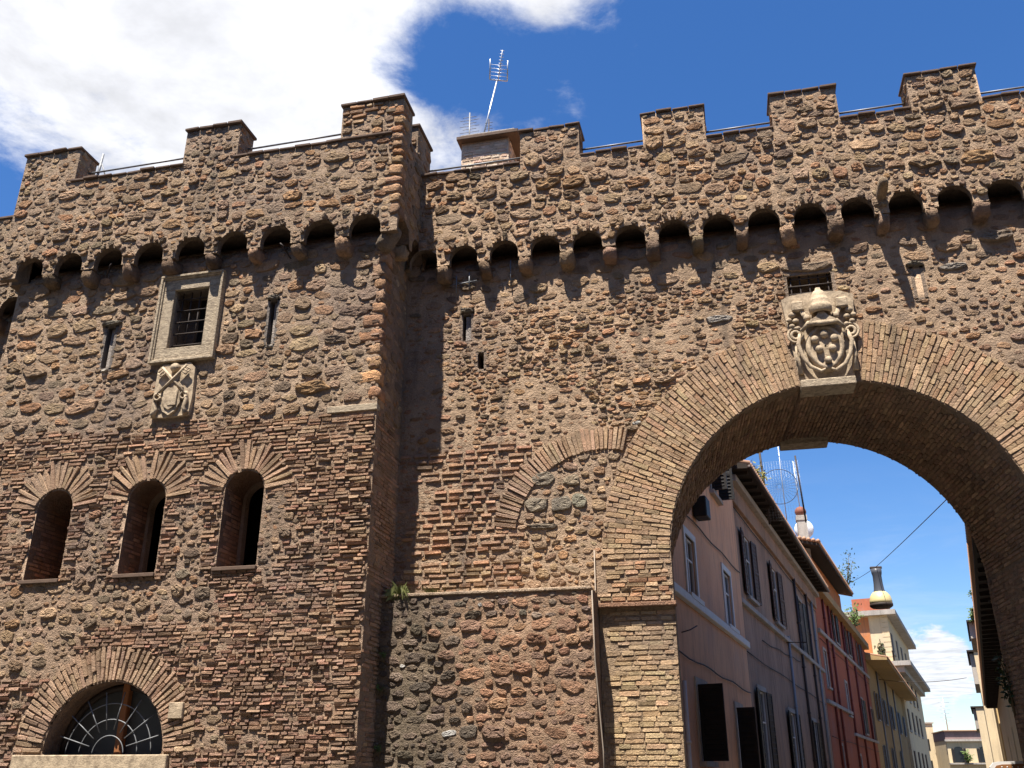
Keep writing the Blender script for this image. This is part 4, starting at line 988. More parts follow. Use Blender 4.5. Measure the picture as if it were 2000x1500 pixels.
mb = MB(); mb.tube([(-4.04, W - .05, 9.08), (-3.58, W - .05, 9.12)], .011, 6); mb.build('iron_bar', MAT['rail'], gate)
rounded_block('stone_spout', (2.76, W - .36, 9.66), (.07, .30, .085), gate, (.27, .215, .15), ex=.45, jit=.04, rot=(R(-6), 0, 0))
# ---- papal arms above the arch
ca = empty('carved_crest', (0, 0, 0)); ca.parent = gate
ca['label'] = 'large carved stone arms with tiara, keys and six balls'
ma = MAT['marble']; Y0 = W - .10
mb = MB(); mb.prism(panel, W - .12, W + .05); mb.build('slab', ma, ca)
cx = 1.675
mb = MB(); ov = [(cx + .27 * math.cos(t) * (1 - .18 * (math.sin(t) < 0) * abs(math.sin(t))), 7.30 + .37 * math.sin(t)) for t in np.linspace(0, 2 * math.pi, 28, endpoint=False)]
mb.prism(ov, W - .17, W - .11)
vs = []; fs = []; nn = len(ov)
for k, (sc_, yy) in enumerate(((1.0, W - .17), (.93, W - .24), (.80, W - .25), (.74, W - .205), (.4, W - .22), (.05, W - .235))): vs += [(cx + (x - cx) * sc_, yy, 7.32 + (z - 7.32) * sc_) for x, z in ov]
for k in range(5):
    for i in range(nn): fs.append((k * nn + i, k * nn + (i + 1) % nn, (k + 1) * nn + (i + 1) % nn, (k + 1) * nn + i))
mb.addv(vs, fs, True); mb.build('shield', ma, ca)
for (dx, z, r_) in ((0, 7.50, .062), (-.135, 7.43, .056), (.135, 7.43, .056), (-.09, 7.27, .056), (.09, 7.27, .056), (0.01, 7.09, .055)):
    mb = MB(); mb.ball((cx + dx, W - .25, z), r_, (1, 1, 1), 12, 8); mb.build('ball', ma, ca)
mb = MB(); mb.lathe([(.0, .40), (.035, .39), (.045, .35), (.075, .33), (.115, .25), (.125, .20), (.14, .19), (.14, .165), (.15, .13), (.155, .10), (.165, .09), (.165, .06), (.16, 0), (.13, -.03), (.11, -.02), (.10, .06)], (cx + .0, W - .26, 7.86), 18); tia = mb.build('tiara', ma, ca)
mb = MB(); mb.prism([(cx - .17, 7.72), (cx - .09, 7.76), (cx - .03, 7.84), (cx + .03, 7.84), (cx + .09, 7.76), (cx + .17, 7.72), (cx + .22, 7.66), (cx, 7.68), (cx - .22, 7.66)], W - .34, W - .16); mb.tube([(cx - .30, W - .24, 7.58), (cx - .20, W - .30, 7.68), (cx, W - .33, 7.65), (cx + .20, W - .30, 7.68), (cx + .30, W - .24, 7.58)], [.028, .038, .042, .038, .028], 8); mb.build('scroll', ma, ca)
for sgn in (-1, 1):
    mb = MB(); mb.bevbox(cx + sgn * .31 - .085, cx + sgn * .31 + .085, W - .25, W - .12, 7.92, 8.08, .02); mb.tube([(cx + sgn * .27, W - .19, 7.95), (cx + sgn * .19, W - .2, 7.72)], .035, 7); mb.ball((cx + sgn * .20, W - .20, 7.80), .055); mb.build('key', ma, ca)
    mb = MB()
    for (dx, dz, r_) in ((.40, 7.88, .06), (.45, 7.80, .045), (.36, 7.78, .05), (.42, 7.70, .045), (.34, 7.66, .04)): mb.ball((cx + sgn * dx, W - .17, dz), r_, (1, .9, .8), 8, 6)
    mb.build('cord_knot', ma, ca)
    mb = MB(); c_ = (cx + sgn * .385, 7.55); mb.tube([(c_[0] + .105 * math.cos(t), W - .17, c_[1] + .115 * math.sin(t)) for t in np.linspace(0, 2 * math.pi, 18)], .020, 6, False)
    mb.tube([(c_[0] + .06 * math.cos(t), W - .165, c_[1] + .065 * math.sin(t)) for t in np.linspace(0, 2 * math.pi, 12)], .026, 6, False); mb.build('rosette', ma, ca)
    mb = MB(); mb.tube([(cx + sgn * .33, W - .20, 7.55), (cx + sgn * .37, W - .23, 7.38), (cx + sgn * .33, W - .22, 7.18), (cx + sgn * .24, W - .22, 7.02), (cx + sgn * .10, W - .23, 6.93), (cx + sgn * .04, W - .25, 6.96)], [.022, .032, .028, .032, .028, .015], 8); mb.build('scroll', ma, ca)
    mb = MB(); mb.tube([(cx + sgn * .40, W - .15, 7.42), (cx + sgn * .405, W - .15, 7.24), (cx + sgn * .395, W - .15, 7.16), (cx + sgn * .385, W - .15, 7.13), (cx + sgn * .375, W - .15, 6.93)], [.016, .016, .04, .025, .045], 8); mb.build('tassel', ma, ca)
# upright cable and pipe beside the pier, small metal box
mb = MB(); mb.tube([(-1.80, W - .03, 4.55), (-1.80, W - .05, 3.98), (-1.785, W - .5, 3.90), (-1.775, W - .49, 3.0), (-1.74, W - .48, 2.4), (-1.71, W - .47, 1.9), (-1.71, W - .47, 1.4)], .009, 6); mb.build('cable', MAT['cable'], gate)
ca.scale = (1, .74, 1); ca.location = (0, .26 * W, 0)
adopt(gate)

# ------------------------------------------------------------------ low rubble wall between tower and pier
but = empty('low_wall', (-3.3, 12.55, 0), 0, 'lower stone wall with dark stained left side between tower and pier', 'wall')
BY = 12.55
LW = Face(XC, -1.775, 0.0, 3.93, front(BY))
U, V = LW.U, LW.V
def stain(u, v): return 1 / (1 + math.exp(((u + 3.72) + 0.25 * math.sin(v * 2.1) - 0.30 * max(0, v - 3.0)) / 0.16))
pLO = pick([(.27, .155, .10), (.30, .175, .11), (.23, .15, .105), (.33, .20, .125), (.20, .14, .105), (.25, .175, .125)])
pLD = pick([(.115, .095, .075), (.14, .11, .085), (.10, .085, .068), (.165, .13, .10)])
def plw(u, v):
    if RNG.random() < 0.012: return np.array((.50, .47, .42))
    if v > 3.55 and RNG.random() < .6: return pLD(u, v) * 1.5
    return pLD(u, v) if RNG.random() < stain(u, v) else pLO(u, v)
LW.courses((V < 1.62) & (U < -3.9) & (V > 1.3), 0.09, 0.3, 0.5, 0.05, pLD)
LW.rows(V > 0.9, .10, .21, 1.0, 2.2, plw, 0.022, 0.42, 0.14, 0.10)
LW.rubble(V > 0.8, [(.13, .18, .45, .65, 120), (.09, .13, .45, .75, 500), (.06, .09, .5, .8, 900), (.035, .06, .5, .85, 1300), (.02, .035, .5, .9, 900)], plw, 0.010, 0.46, tilt=0.2)
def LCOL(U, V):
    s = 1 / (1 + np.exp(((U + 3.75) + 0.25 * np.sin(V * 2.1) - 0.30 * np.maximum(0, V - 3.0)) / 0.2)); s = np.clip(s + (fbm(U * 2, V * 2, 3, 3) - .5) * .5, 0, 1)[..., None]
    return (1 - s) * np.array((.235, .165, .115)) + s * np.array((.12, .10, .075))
sheet('wall', LW, but, None, 0.045, 0.02, LCOL)
mb = MB(); mb.bevbox(XC, -1.80, BY - .03, W + .01, 3.93, 3.975, .01); plain(mb, 'ledge', (.36, .29, .21), but)
mb = MB(); mb.box(-1.79, -1.776, BY, W, 0, 3.93); mb.box(XC + .02, -1.80, BY + .06, W, 0, 3.92); plain(mb, 'core', (.20, .145, .10), but)
finish_masonry(but, [LW])
adopt(but)

# ------------------------------------------------------------------ curtain wall left of the tower
cur = empty('curtain_wall', (-13, 13.0, 0), 0, 'stretch of rubble wall seen past the left edge of the tower', 'wall')
CW = Face(-17, TXL, 0.0, 9.86, front_back(W, 9.45)); CP = Face(-17, TXL - .2, 9.3, 11.55, front(W - PJ))
cc = [-16.6 + .7 * k for k in range(8)]
CW.rubble(CW.V > 6.5, [(.12, .2, .4, .65, 100), (.07, .12, .4, .7, 600), (.03, .06, .45, .8, 700)], pTD, 0.014, 0.35)
cpar = machicolation(cc, .26, 9.42); CP.block(cpar(CP.U, CP.V) < 0)
CP.rubble(CP.V > 0, [(.12, .18, .4, .65, 120), (.07, .12, .4, .7, 700), (.03, .06, .45, .8, 900)], pT, 0.012, 0.35)
sheet('wall', CW, cur, None, 0.08, 0.014, (.22, .17, .125)); sheet('parapet', CP, cur, cpar, 0.06, 0.014, (.23, .18, .13))
arch_soffits(cc, .26, 9.42, -17, TXL, W - PJ, W - PJ + .11, cur, (.19, .15, .11))
chute(-17, TXL - .2, W, 9.61, 9.86, cur)
for k in range(7): corbel((cc[k] + cc[k + 1]) / 2, W - PJ, W, 9.15, 9.44, .18, cur, CORB())
mb = MB(); mb.box(-17, TXL - .2, W - PJ + .03, W + .2, 9.87, 11.5); mb.box(-17, TXL - .2, W + .6, W + 2, 9.8, 11.4); plain(mb, 'core', (.20, .155, .115), cur)
mb = MB(); mb.bevbox(-17, TXL - .26, W - PJ - .04, W + .3, 11.55, 11.60, .008); mb.build('coping', MAT['coping'], cur)
mb = MB(); mb.tube([(-17, W + .05, 11.80), (TXL - .2, W + .05, 11.80)], .017, 8); mb.build('handrail', MAT['rail'], cur)
finish_masonry(cur, [CW, CP], 120)
adopt(cur)

for o in (tower, gate, but, cur): o['kind'] = 'thing'
# ------------------------------------------------------------------ ground
def roadm(t, b):
    v = t.nodes.new('ShaderNodeTexVoronoi'); t.links.new(world_pos(t), v.inputs['Vector']); v.inputs['Scale'].default_value = 8
    t.links.new(mixc(t, mrange(t, v.outputs['Distance'], .0, .6, 0, 1), (.115, .105, .092), (.07, .064, .056)), b.inputs['Base Color']); bump(t, b, v.outputs['Distance'], .02)
MAT['road'] = mat('basalt_setts', roadm, rough=0.8)
mb = MB(); mb.addv([(-1200, -1200, 0), (1200, -1200, 0), (1200, 1200, 0), (-1200, 1200, 0)], [(0, 1, 2, 3)]); g = mb.build('road', MAT['road']); g['kind'] = 'structure'

# ================================================================== THE STREET BEHIND THE ARCH
def plaster(name, c, c2, stain=(.10, .085, .075), amt=.45):
    def f(t, b):
        v = nz3(t, 0.9, 6, 0.65, stretch=(1, 1, .45)); v2 = nz3(t, 3.2, 6, 0.7, stretch=(1.5, 1.5, .35)); v3 = nz3(t, 30, 4, .6)
        col = mixc(t, mrange(t, v, .35, .65, 0, 1), c, c2)
        col = mixc(t, mrange(t, v2, .50, .75, 0, amt), col, stain)
        col = mixc(t, mrange(t, nz3(t, .55, 6, .7), .52, .66, 0, .4), col, tuple(.55 * q + .12 for q in c2))
        col = mixc(t, mrange(t, nz3(t, 2.0, 5, .6, stretch=(2.5, 2.5, .12)), .56, .70, 0, .45), col, stain)
        t.links.new(col, b.inputs['Base Color']); bump(t, b, add(t, v3, v2), .012)
    return mat(name, f, rough=.9, spec=.1)
MAT['pink'] = plaster('pink_plaster', (.72, .405, .235), (.60, .335, .20), amt=.35)
MAT['mauve'] = plaster('faded_plaster', (.38, .245, .17), (.26, .175, .125), (.09, .07, .055), .7)
MAT['red'] = plaster('red_plaster', (.40, .125, .065), (.33, .105, .06), amt=.3)
MAT['orange'] = plaster('orange_plaster', (.45, .17, .065), (.38, .15, .06), amt=.2)
MAT['ochre'] = plaster('ochre_plaster', (.40, .27, .12), (.33, .22, .10), amt=.35)
MAT['cream'] = plaster('cream_plaster', (.60, .47, .29), (.52, .41, .26), amt=.15)
MAT['yellow'] = plaster('yellow_plaster', (.62, .43, .18), (.55, .38, .17), amt=.1)
MAT['mauve_roof'] = plaster('mauve_tiles', (.25, .17, .16), (.20, .14, .13))
MAT['white'] = mat('white_paint', lambda t, b: t.links.new(mixc(t, nz3(t, 6), (.62, .60, .57), (.45, .43, .40)), b.inputs['Base Color']), rough=.6)
MAT['trim'] = plaster('grey_stone_trim', (.40, .36, .31), (.30, .265, .23), amt=.4)
MAT['shutter'] = mat('dark_shutter', lambda t, b: t.links.new(mixc(t, nz3(t, 9), (.012, .012, .013), (.028, .024, .022)), b.inputs['Base Color']), rough=.55)
MAT['shutter_r'] = mat('brown_shutter', lambda t, b: t.links.new(mixc(t, nz3(t, 9), (.035, .016, .014), (.07, .03, .022)), b.inputs['Base Color']), rough=.6)
MAT['shutter_b'] = mat('blue_grey_shutter', lambda t, b: t.links.new(mixc(t, nz3(t, 9), (.07, .085, .11), (.11, .12, .14)), b.inputs['Base Color']), rough=.6)
MAT['eave'] = mat('tarred_wood', lambda t, b: t.links.new(mixc(t, nz3(t, 7), (.015, .012, .010), (.045, .032, .024)), b.inputs['Base Color']), rough=.8)
MAT['tile'] = mat('clay_tile', lambda t, b: t.links.new(mixc(t, nz3(t, 6), (.33, .16, .09), (.42, .27, .17)), b.inputs['Base Color']), rough=.85)
MAT['pipe'] = mat('grey_downpipe', col=(.20, .205, .215), rough=.45, spec=.4)
MAT['pipe_d'] = mat('dark_downpipe', col=(.05, .035, .03), rough=.5)
MAT['pipe_r'] = mat('red_downpipe', col=(.16, .035, .025), rough=.5)
MAT['terracotta'] = mat('terracotta', col=(.42, .10, .045), rough=.8)

def facade(x1, H, holes, depth, thick=.22):
    """plane y = 0 facing -y... with window openings and their reveals; body behind at y > 0"""
    mb = MB(); xs = sorted({0, x1} | {h[i] for h in holes for i in (0, 1)}); zs = sorted({0, H} | {h[i] for h in holes for i in (2, 3)})
    for i in range(len(xs) - 1):
        for j in range(len(zs) - 1):
            cx, cz = (xs[i] + xs[i + 1]) / 2, (zs[j] + zs[j + 1]) / 2
            if any(h[0] < cx < h[1] and h[2] < cz < h[3] for h in holes): continue
            mb.addv([(xs[i], 0, zs[j]), (xs[i + 1], 0, zs[j]), (xs[i + 1], 0, zs[j + 1]), (xs[i], 0, zs[j + 1])], [(0, 1, 2, 3)])
    for (a, b, c, d) in holes:
        mb.addv([(a, 0, c), (b, 0, c), (b, 0, d), (a, 0, d), (a, thick, c), (b, thick, c), (b, thick, d), (a, thick, d)], [(0, 1, 5, 4), (1, 2, 6, 5), (2, 3, 7, 6), (3, 0, 4, 7)])
    mb.addv([(0, 0, 0), (0, depth, 0), (0, depth, H), (0, 0, H), (x1, 0, 0), (x1, depth, 0), (x1, depth, H), (x1, 0, H)], [(0, 1, 2, 3), (4, 7, 6, 5), (1, 5, 6, 2), (3, 2, 6, 7)])
    return mb
def leaf_mesh(w, h, slats=14):
    """louvred shutter leaf in x,z; hinge at x = 0"""
    mb = MB(); t = .035; f = .06
    mb.box(0, f, -t / 2, t / 2, 0, h); mb.box(w - f, w, -t / 2, t / 2, 0, h); mb.box(f, w - f, -t / 2, t / 2, 0, f); mb.box(f, w - f, -t / 2, t / 2, h - f, h); mb.box(f, w - f, -t / 2, t / 2, h / 2 - f / 2, h / 2 + f / 2)
    n = slats
    for k in range(n):
        z = f + (h - 2 * f) * (k + .5) / n
        mb.box(f, w - f, -.02, .02, -.006, .006, Matrix.Translation((0, 0, z)) @ Matrix.Rotation(R(40), 4, 'X'))
    mb.box(f, w - f, -.003, .003, f, h - f)
    return mb
class House:
    def __init__(s, name, label, cat, p, ang, x1, H, m, holes=(), depth=7, side=1, group=None, kindlabel=None):
        """p: near end of the facade on the ground; x runs away from the camera along the street, y into the house"""
        s.side = side
        s.e = empty(name, (p[0], p[1], 0), R(90 - ang), label, cat, group)
        s.e.scale = (1, side, 1)
        s.x1, s.H, s.m = x1, H, m
        s.wins = list(holes)
        facade(x1, H, [h[:4] for h in s.wins], depth).build('wall', m, s.e)
        for h in s.wins: s.window(*h)
    def part(s, name, mb, m): return mb.build(name, m, s.e)
    def window(s, a, b, c, d, style='plain', sm='shutter', frame='white', surround=None, lw=None):
        w = empty('window'); w.parent = s.e; mb = MB(); f = .05
        y = .035
        for q in ((a, a + f, c, d), (b - f, b, c, d), ((a + b) / 2 - .03, (a + b) / 2 + .03, c, d)): mb.box(q[0], q[1], y, y + .05, q[2], q[3])
        mb.box(a + f, b - f, y + .001, y + .049, c, c + f); mb.box(a + f, b - f, y + .001, y + .049, d - f, d); mb.box(a + f, b - f, y + .002, y + .048, c + (d - c) * .62, c + (d - c) * .62 + .04)
        mb.build('frame', MAT[frame], w)
        mb = MB(); mb.addv([(a, y + .03, c), (b, y + .03, c), (b, y + .03, d), (a, y + .03, d)], [(0, 1, 2, 3)]); mb.build('pane', MAT['glass'], w)
        mb = MB(); mb.addv([(a, .10, c), (b, .10, c), (b, .10, d), (a, .10, d)], [(0, 1, 2, 3)]); mb.build('room_dark', MAT['dark'], w)
        if surround:
            mb = MB(); t = .13
            mb.box(a - t, a, -.03, .05, c, d + t); mb.box(b, b + t, -.03, .05, c, d + t); mb.box(a, b, -.031, .05, d, d + t); mb.build('surround', MAT[surround], w)
        mb = MB(); mb.box(a - .16, b + .16, -.11, .12, c - .09, c); mb.build('sill', MAT[surround or 'trim'], w)
        lw = lw or (b - a) / 2; h = d - c
        if style == 'plain': return
        angs = {'flat': (R(180 + 4), R(-4)), 'out': (R(-95), R(-85)), 'near': (R(-100), None), 'far': (None, R(-80)), 'shut': (0, R(180)), 'half': (R(-120), R(-30))}[style]
        for k, an in enumerate(angs):
            if an is None: continue
            sh = leaf_mesh(lw, h).build('shutter', MAT[sm], w); sh.location = (a if k == 0 else b, -.045, c)
            sh.rotation_euler = (0, 0, an)
    def eave(s, z, over, thick=.10, m='eave', x0=-.2, x1=None, rise=.25, tiles=True, gutter=None):
        x1 = x1 or s.x1 + .2
        mb = MB(); mb.addv([(x0, -over, z), (x1, -over, z), (x1, .3, z + rise * .3), (x0, .3, z + rise * .3), (x0, -over, z + thick), (x1, -over, z + thick), (x1, 3.2, z + thick + rise * 4), (x0, 3.2, z + thick + rise * 4)], [(0, 3, 2, 1), (0, 1, 5, 4), (4, 5, 6, 7), (1, 2, 6, 5), (0, 4, 7, 3)])
        e = mb.build('eave', MAT[m], s.e)
        if tiles:
            mb = MB(); x = x0 + .1
            while x < x1: mb.tube([(x, -over - .06, z + thick + .035), (x, 3.2, z + thick + rise * 4 + .06)], .075, 6); x += .21
            t = mb.build('roof_tiles', MAT['tile'], s.e); t['kind'] = 'stuff'
        if gutter:
            mb = MB(); mb.tube([(x0, -over - .05, z + .03), (x1, -over - .05, z + .03)], .06, 8); mb.build('gutter', MAT[gutter], s.e)
        return e
    def rafters(s, z, over, step=.7, m='eave'):
        x = 0.1
        while x < s.x1:
            mb = MB(); mb.box(x, x + .09, -over + .03, .02, z - .11, z + .0); mb.build('rafter', MAT[m], s.e); x += step
    def band(s, z, h, out=.08, m='trim', x0=0, x1=None, name='string_course'):
        mb = MB(); mb.bevbox(x0, x1 or s.x1, -out, .03, z, z + h, .012); return mb.build(name, MAT[m], s.e)
    def pipe(s, x, z0, z1, r=.045, m='pipe'):
        mb = MB(); mb.tube([(x, -.07, z0), (x, -.07, z1)], r, 8)
        z = z0 + .5
        while z < z1: mb.tube([(x, -.07, z), (x, -.07, z + .05)], r * 1.35, 8); z += 1.6
        mb.build('downpipe', MAT[m], s.e)

def on(p, ang, s_): a = R(ang); return (p[0] + s_ * math.sin(a), p[1] + s_ * math.cos(a))
# ---- pink house
pk = House('pink_house', 'pink plastered house with dark shutters nearest behind the archway', 'house', (-1.05, 16.0), 8.8, 8.95, 9.55, MAT['pink'], [
    (5.55, 6.45, 7.75, 9.05, 'out', 'shutter', 'white', None, .36), (2.0, 2.9, 4.78, 5.95, 'plain', 'shutter', 'white', 'white'), (6.2, 7.2, 4.78, 6.05, 'plain', 'shutter', 'white', 'white'),
    (2.1, 3.0, 1.85, 3.15, 'near', 'shutter', 'white', 'trim', .46), (6.3, 7.2, 1.55, 3.0, 'near', 'shutter', 'white', 'trim', .40), (2.4, 3.3, 7.0, 8.2, 'plain', 'shutter', 'white', 'white')])
pk.band(4.56, .16, .10, 'white'); pk.pipe(.75, 0, 3.1, .04, 'white')
mb = MB(); mb.bevbox(3.05, 3.5, -.30, -.02, 6.52, 6.95, .02); pk.part('window_box', mb, MAT['shutter'])
mb = MB(); mb.bevbox(-.1, 9.05, -.18, .3, 9.55, 9.68, .02); pk.part('cornice', mb, MAT['trim'])
mb = MB(); mb.tube([(1.1, -.02, 3.95), (1.35, -.12, 4.02), (1.6, -.20, 4.12)], .012, 6); pk.part('wall_cable', mb, MAT['iron'])
mb = MB(); mb.bevbox(8.2, 8.9, -.05, .3, 9.68, 9.98, .02); pk.part('planter', mb, MAT['terracotta'])
# ---- faded mauve house
gp = on((-1.45, 16.0), 10.3, 9.35)
gh = House('faded_house', 'faded mauve house with black overhanging eave past the pink house', 'house', gp, 10.3, 19.6, 9.25, MAT['mauve'], [
    (1.6, 2.8, 6.2, 8.0, 'flat', 'shutter_r', 'white', None), (6.6, 7.9, 6.2, 8.05, 'flat', 'shutter_r', 'white', None), (13.2, 14.4, 5.95, 8.0, 'flat', 'shutter', 'trim', 'trim'),
    (1.7, 2.9, 1.6, 3.75, 'flat', 'shutter', 'white', 'trim'), (7.3, 8.6, 1.5, 3.5, 'flat', 'shutter', 'white', 'trim'), (13.4, 14.5, 1.5, 3.5, 'flat', 'shutter', 'white', 'trim')])
gh.band(5.78, .14, .12, 'trim'); gh.band(8.55, .55, .10, 'mauve', name='frieze'); gh.band(9.05, .18, .26, 'trim', name='cornice')
gh.eave(9.30, .62, .12, 'eave', gutter='pipe_d'); gh.rafters(9.33, .60, .75)
gh.pipe(8.75, 0, 6.0); gh.pipe(12.2, 0, 8.6, .05, 'pipe_d'); gh.pipe(15.7, 0, 8.6, .05, 'pipe_d'); gh.pipe(17.6, 0, 8.6, .05, 'pipe')
mb = MB(); mb.tube([(8.3, -.05, 5.75), (8.3, -.55, 5.72)], .015, 6); mb.tube([(8.3 + .08 * math.cos(t), -.63 + .08 * math.sin(t), 5.72) for t in np.linspace(0, 6.28, 12)], .012, 5); gh.part('wall_hook', mb, MAT['iron'])
# ---- red house with orange attic
rp = on((3.0, 40.9), 11.5, 3.75)
rh = House('red_house', 'red plastered house with brown shutters and orange attic storey', 'house', rp, 11.5, 24.2, 9.45, MAT['red'], [
    (6.6, 7.8, 7.9, 9.4, 'flat', 'shutter', 'white', None), (12.4, 13.6, 7.9, 9.35, 'flat', 'shutter_r', 'white', None), (18.6, 19.8, 7.85, 9.3, 'flat', 'shutter_r', 'white', None),
    (1.0, 1.9, 5.3, 6.9, 'plain', 'shutter', 'white', 'trim'), (8.6, 9.6, 4.5, 6.1, 'plain', 'shutter', 'white', 'trim'), (16.4, 17.6, 3.9, 5.8, 'flat', 'shutter', 'white', 'trim'), (21.5, 22.7, 3.7, 5.6, 'flat', 'shutter_r', 'white', 'trim'),
    (3.0, 3.9, 1.2, 2.9, 'plain', 'shutter', 'white', 'trim'), (11.0, 12.0, 1.0, 2.6, 'plain', 'shutter', 'white', 'trim')])
rh.band(7.55, .18, .12, 'trim'); rh.band(4.55, .16, .12, 'trim', 0, 9.8); rh.band(3.55, .15, .12, 'trim', 10, 24.2); rh.band(9.45, .38, .32, 'ochre', name='cornice')
for x in (2.6, 4.6, 10.4, 15.0, 20.8): rh.pipe(x, 0, 9.4, .055, 'pipe_r')
mb = facade(14.0, 1.9, [], 5); at_ = mb.build('attic', MAT['orange'], rh.e); at_.location = (0, .15, 9.5)
mb = MB(); mb.addv([(-.3, -.55, 11.35), (14.2, -.55, 11.35), (14.2, 1, 11.75), (-.3, 1, 11.75), (-.3, -.55, 11.47), (14.2, -.55, 11.47), (14.2, 3, 12.45), (-.3, 3, 12.45)], [(0, 3, 2, 1), (0, 1, 5, 4), (4, 5, 6, 7), (1, 2, 6, 5), (0, 4, 7, 3)]); rh.part('attic_eave', mb, MAT['eave'])
mb = MB(); x = -.2
while x < 14.2: mb.tube([(x, -.6, 11.51), (x, 3, 12.51)], .08, 6); x += .22
o = rh.part('roof_tiles', mb, MAT['tile']); o['kind'] = 'stuff'
mb = MB(); y = -.55
while y < 3: mb.tube([(-.45, y, 11.55 + (y + .55) * .28), (-.05, y, 11.58 + (y + .55) * .28)], .085, 6); y += .2
o = rh.part('verge_tiles', mb, MAT['tile']); o['kind'] = 'stuff'
mb = MB(); mb.box(.6, 4.2, 1.2, 4.4, 9.4, 12.6); plain(mb, 'roof_wall', (.36, .26, .19), rh.e, MAT['brick'])
mb = MB(); mb.box(.5, 4.3, 1.05, 4.5, 12.6, 12.67); rh.part('roof_wall_coping', mb, MAT['trim'])
for hs, runs in ((pk, ((.2, 8.8, 6.35, 6.45), (.2, 8.8, 3.6, 3.5))), (gh, ((.1, 19.4, 8.45, 8.4), (.1, 19.4, 4.6, 4.45), (3.2, 12, 5.2, 5.5))), (rh, ((.1, 24, 7.3, 7.25), (.1, 24, 3.2, 3.1)))):
    for (xa, xb, za, zb) in runs:
        mb = MB(); mb.tube([(xa + (xb - xa) * t, -.04, za + (zb - za) * t - .05 * math.sin(t * 9) ** 2) for t in np.linspace(0, 1, 14)], .014, 5); hs.part('facade_cable', mb, MAT['iron'])
# ---- ochre house
op = on((3.0, 40.9), 11.5, 28.1)
oh = House('ochre_house', 'ochre house with broad brown eave beyond the red house', 'house', op, 11.5, 40, 8.75, MAT['ochre'], [
    (3.0, 4.4, 5.2, 7.0, 'flat', 'shutter_r', 'white', None), (10, 11.4, 5.2, 7.0, 'flat', 'shutter_b', 'white', None), (18, 19.4, 5.2, 7.0, 'flat', 'shutter_b', 'white', None), (27, 28.4, 5.2, 7.0, 'flat', 'shutter_b', 'white', None), (34, 35.4, 5.2, 7, 'flat', 'shutter_b', 'white', None),
    (4, 5.2, 1.8, 3.6, 'flat', 'shutter_b', 'white', None), (12, 13.2, 1.8, 3.6, 'flat', 'shutter_b', 'white', None), (22, 23.4, 1.8, 3.6, 'flat', 'shutter_b', 'white', None)])
oh.eave(8.75, 1.35, .14, 'ochre', tiles=True); oh.pipe(7, 0, 8.7, .06, 'pipe'); oh.pipe(15, 0, 8.7, .06, 'pipe'); oh.pipe(24, 0, 8.7, .06, 'pipe')
mb = MB(); mb.box(4, 9, 2.2, 5, 8.9, 11.6); mb.box(12, 20, 2.0, 6, 8.9, 11.0); oh.part('roof_storey', mb, MAT['cream'])
mb = MB(); mb.box(11.7, 20.3, 1.2, 6.3, 11.0, 11.14); mb.box(3.7, 9.3, 1.7, 5.3, 11.6, 11.72); oh.part('roof_storey_slab', mb, MAT['trim'])
mb = MB(); mb.box(12.0, 15.5, 1.5, 1.98, 8.9, 10.6); oh.part('roof_store', mb, MAT['white'])
# ---- cream palazzo
cp = empty('cream_palazzo', (13, 105, 0), R(-12.4), 'tall cream building with banded stone corner and heavy cornice down the street', 'building')
def block(e, name, m, *q): mb = MB(); mb.box(*q); return mb.build(name, m, e)
block(cp, 'wall', MAT['cream'], -4, 3.22, 0, 34, 0, 12.4); block(cp, 'cornice', MAT['trim'], -4.3, 4.5, -1.0, 35, 11.9, 12.35); block(cp, 'cornice_lower', MAT['trim'], -4.1, 3.8, -.5, 34.5, 11.3, 11.9)
block(cp, 'upper_wall', MAT['cream'], -4, 2.75, 1.2, 32, 12.35, 17.2); block(cp, 'upper_cornice', MAT['trim'], -4.3, 3.7, .5, 33, 17.2, 17.7); block(cp, 'roof_box', MAT['red'], -.6, 2.8, 2, 8, 17.7, 19.2); block(cp, 'front_panel', MAT['orange'], -4, .9, 1.15, 1.3, 13.0, 17.1)
for k in range(24): block(cp, 'corner_block', MAT['cream'], 2.55, 3.27, -.05, .0 + .3, .15 + k * .5, .15 + k * .5 + .44)
for k in range(9): block(cp, 'corner_block', MAT['cream'], 2.1, 2.80, 1.15, 1.5, 12.5 + k * .5, 12.5 + k * .5 + .44)
for k in range(4):
    for z in (2.0, 6.0, 9.2, 13.6):
        w_ = block(cp, 'window', MAT['shutter_r'], 3.20 if z < 12 else 2.7, (3.20 if z < 12 else 2.7) + .12, 3 + k * 6.5, 4.6 + k * 6.5, z, z + 2.0)
        mb = MB(); mb.box(3.0 if z < 12 else 2.6, 3.34 if z < 12 else 2.9, 2.7 + k * 6.5, 4.9 + k * 6.5, z - .25, z - .02); mb.build('sill', MAT['trim'], w_)
mb = MB(); 
for k in range(14): mb.tube([(2.9 + .0, -.8 + k * .16, 12.4), (2.9, -.8 + k * .16, 13.4)], .02, 5)
mb.tube([(2.9, -.9, 13.4), (2.9, 1.4, 13.4)], .03, 5); mb.build('balcony_rail', MAT['iron'], cp)
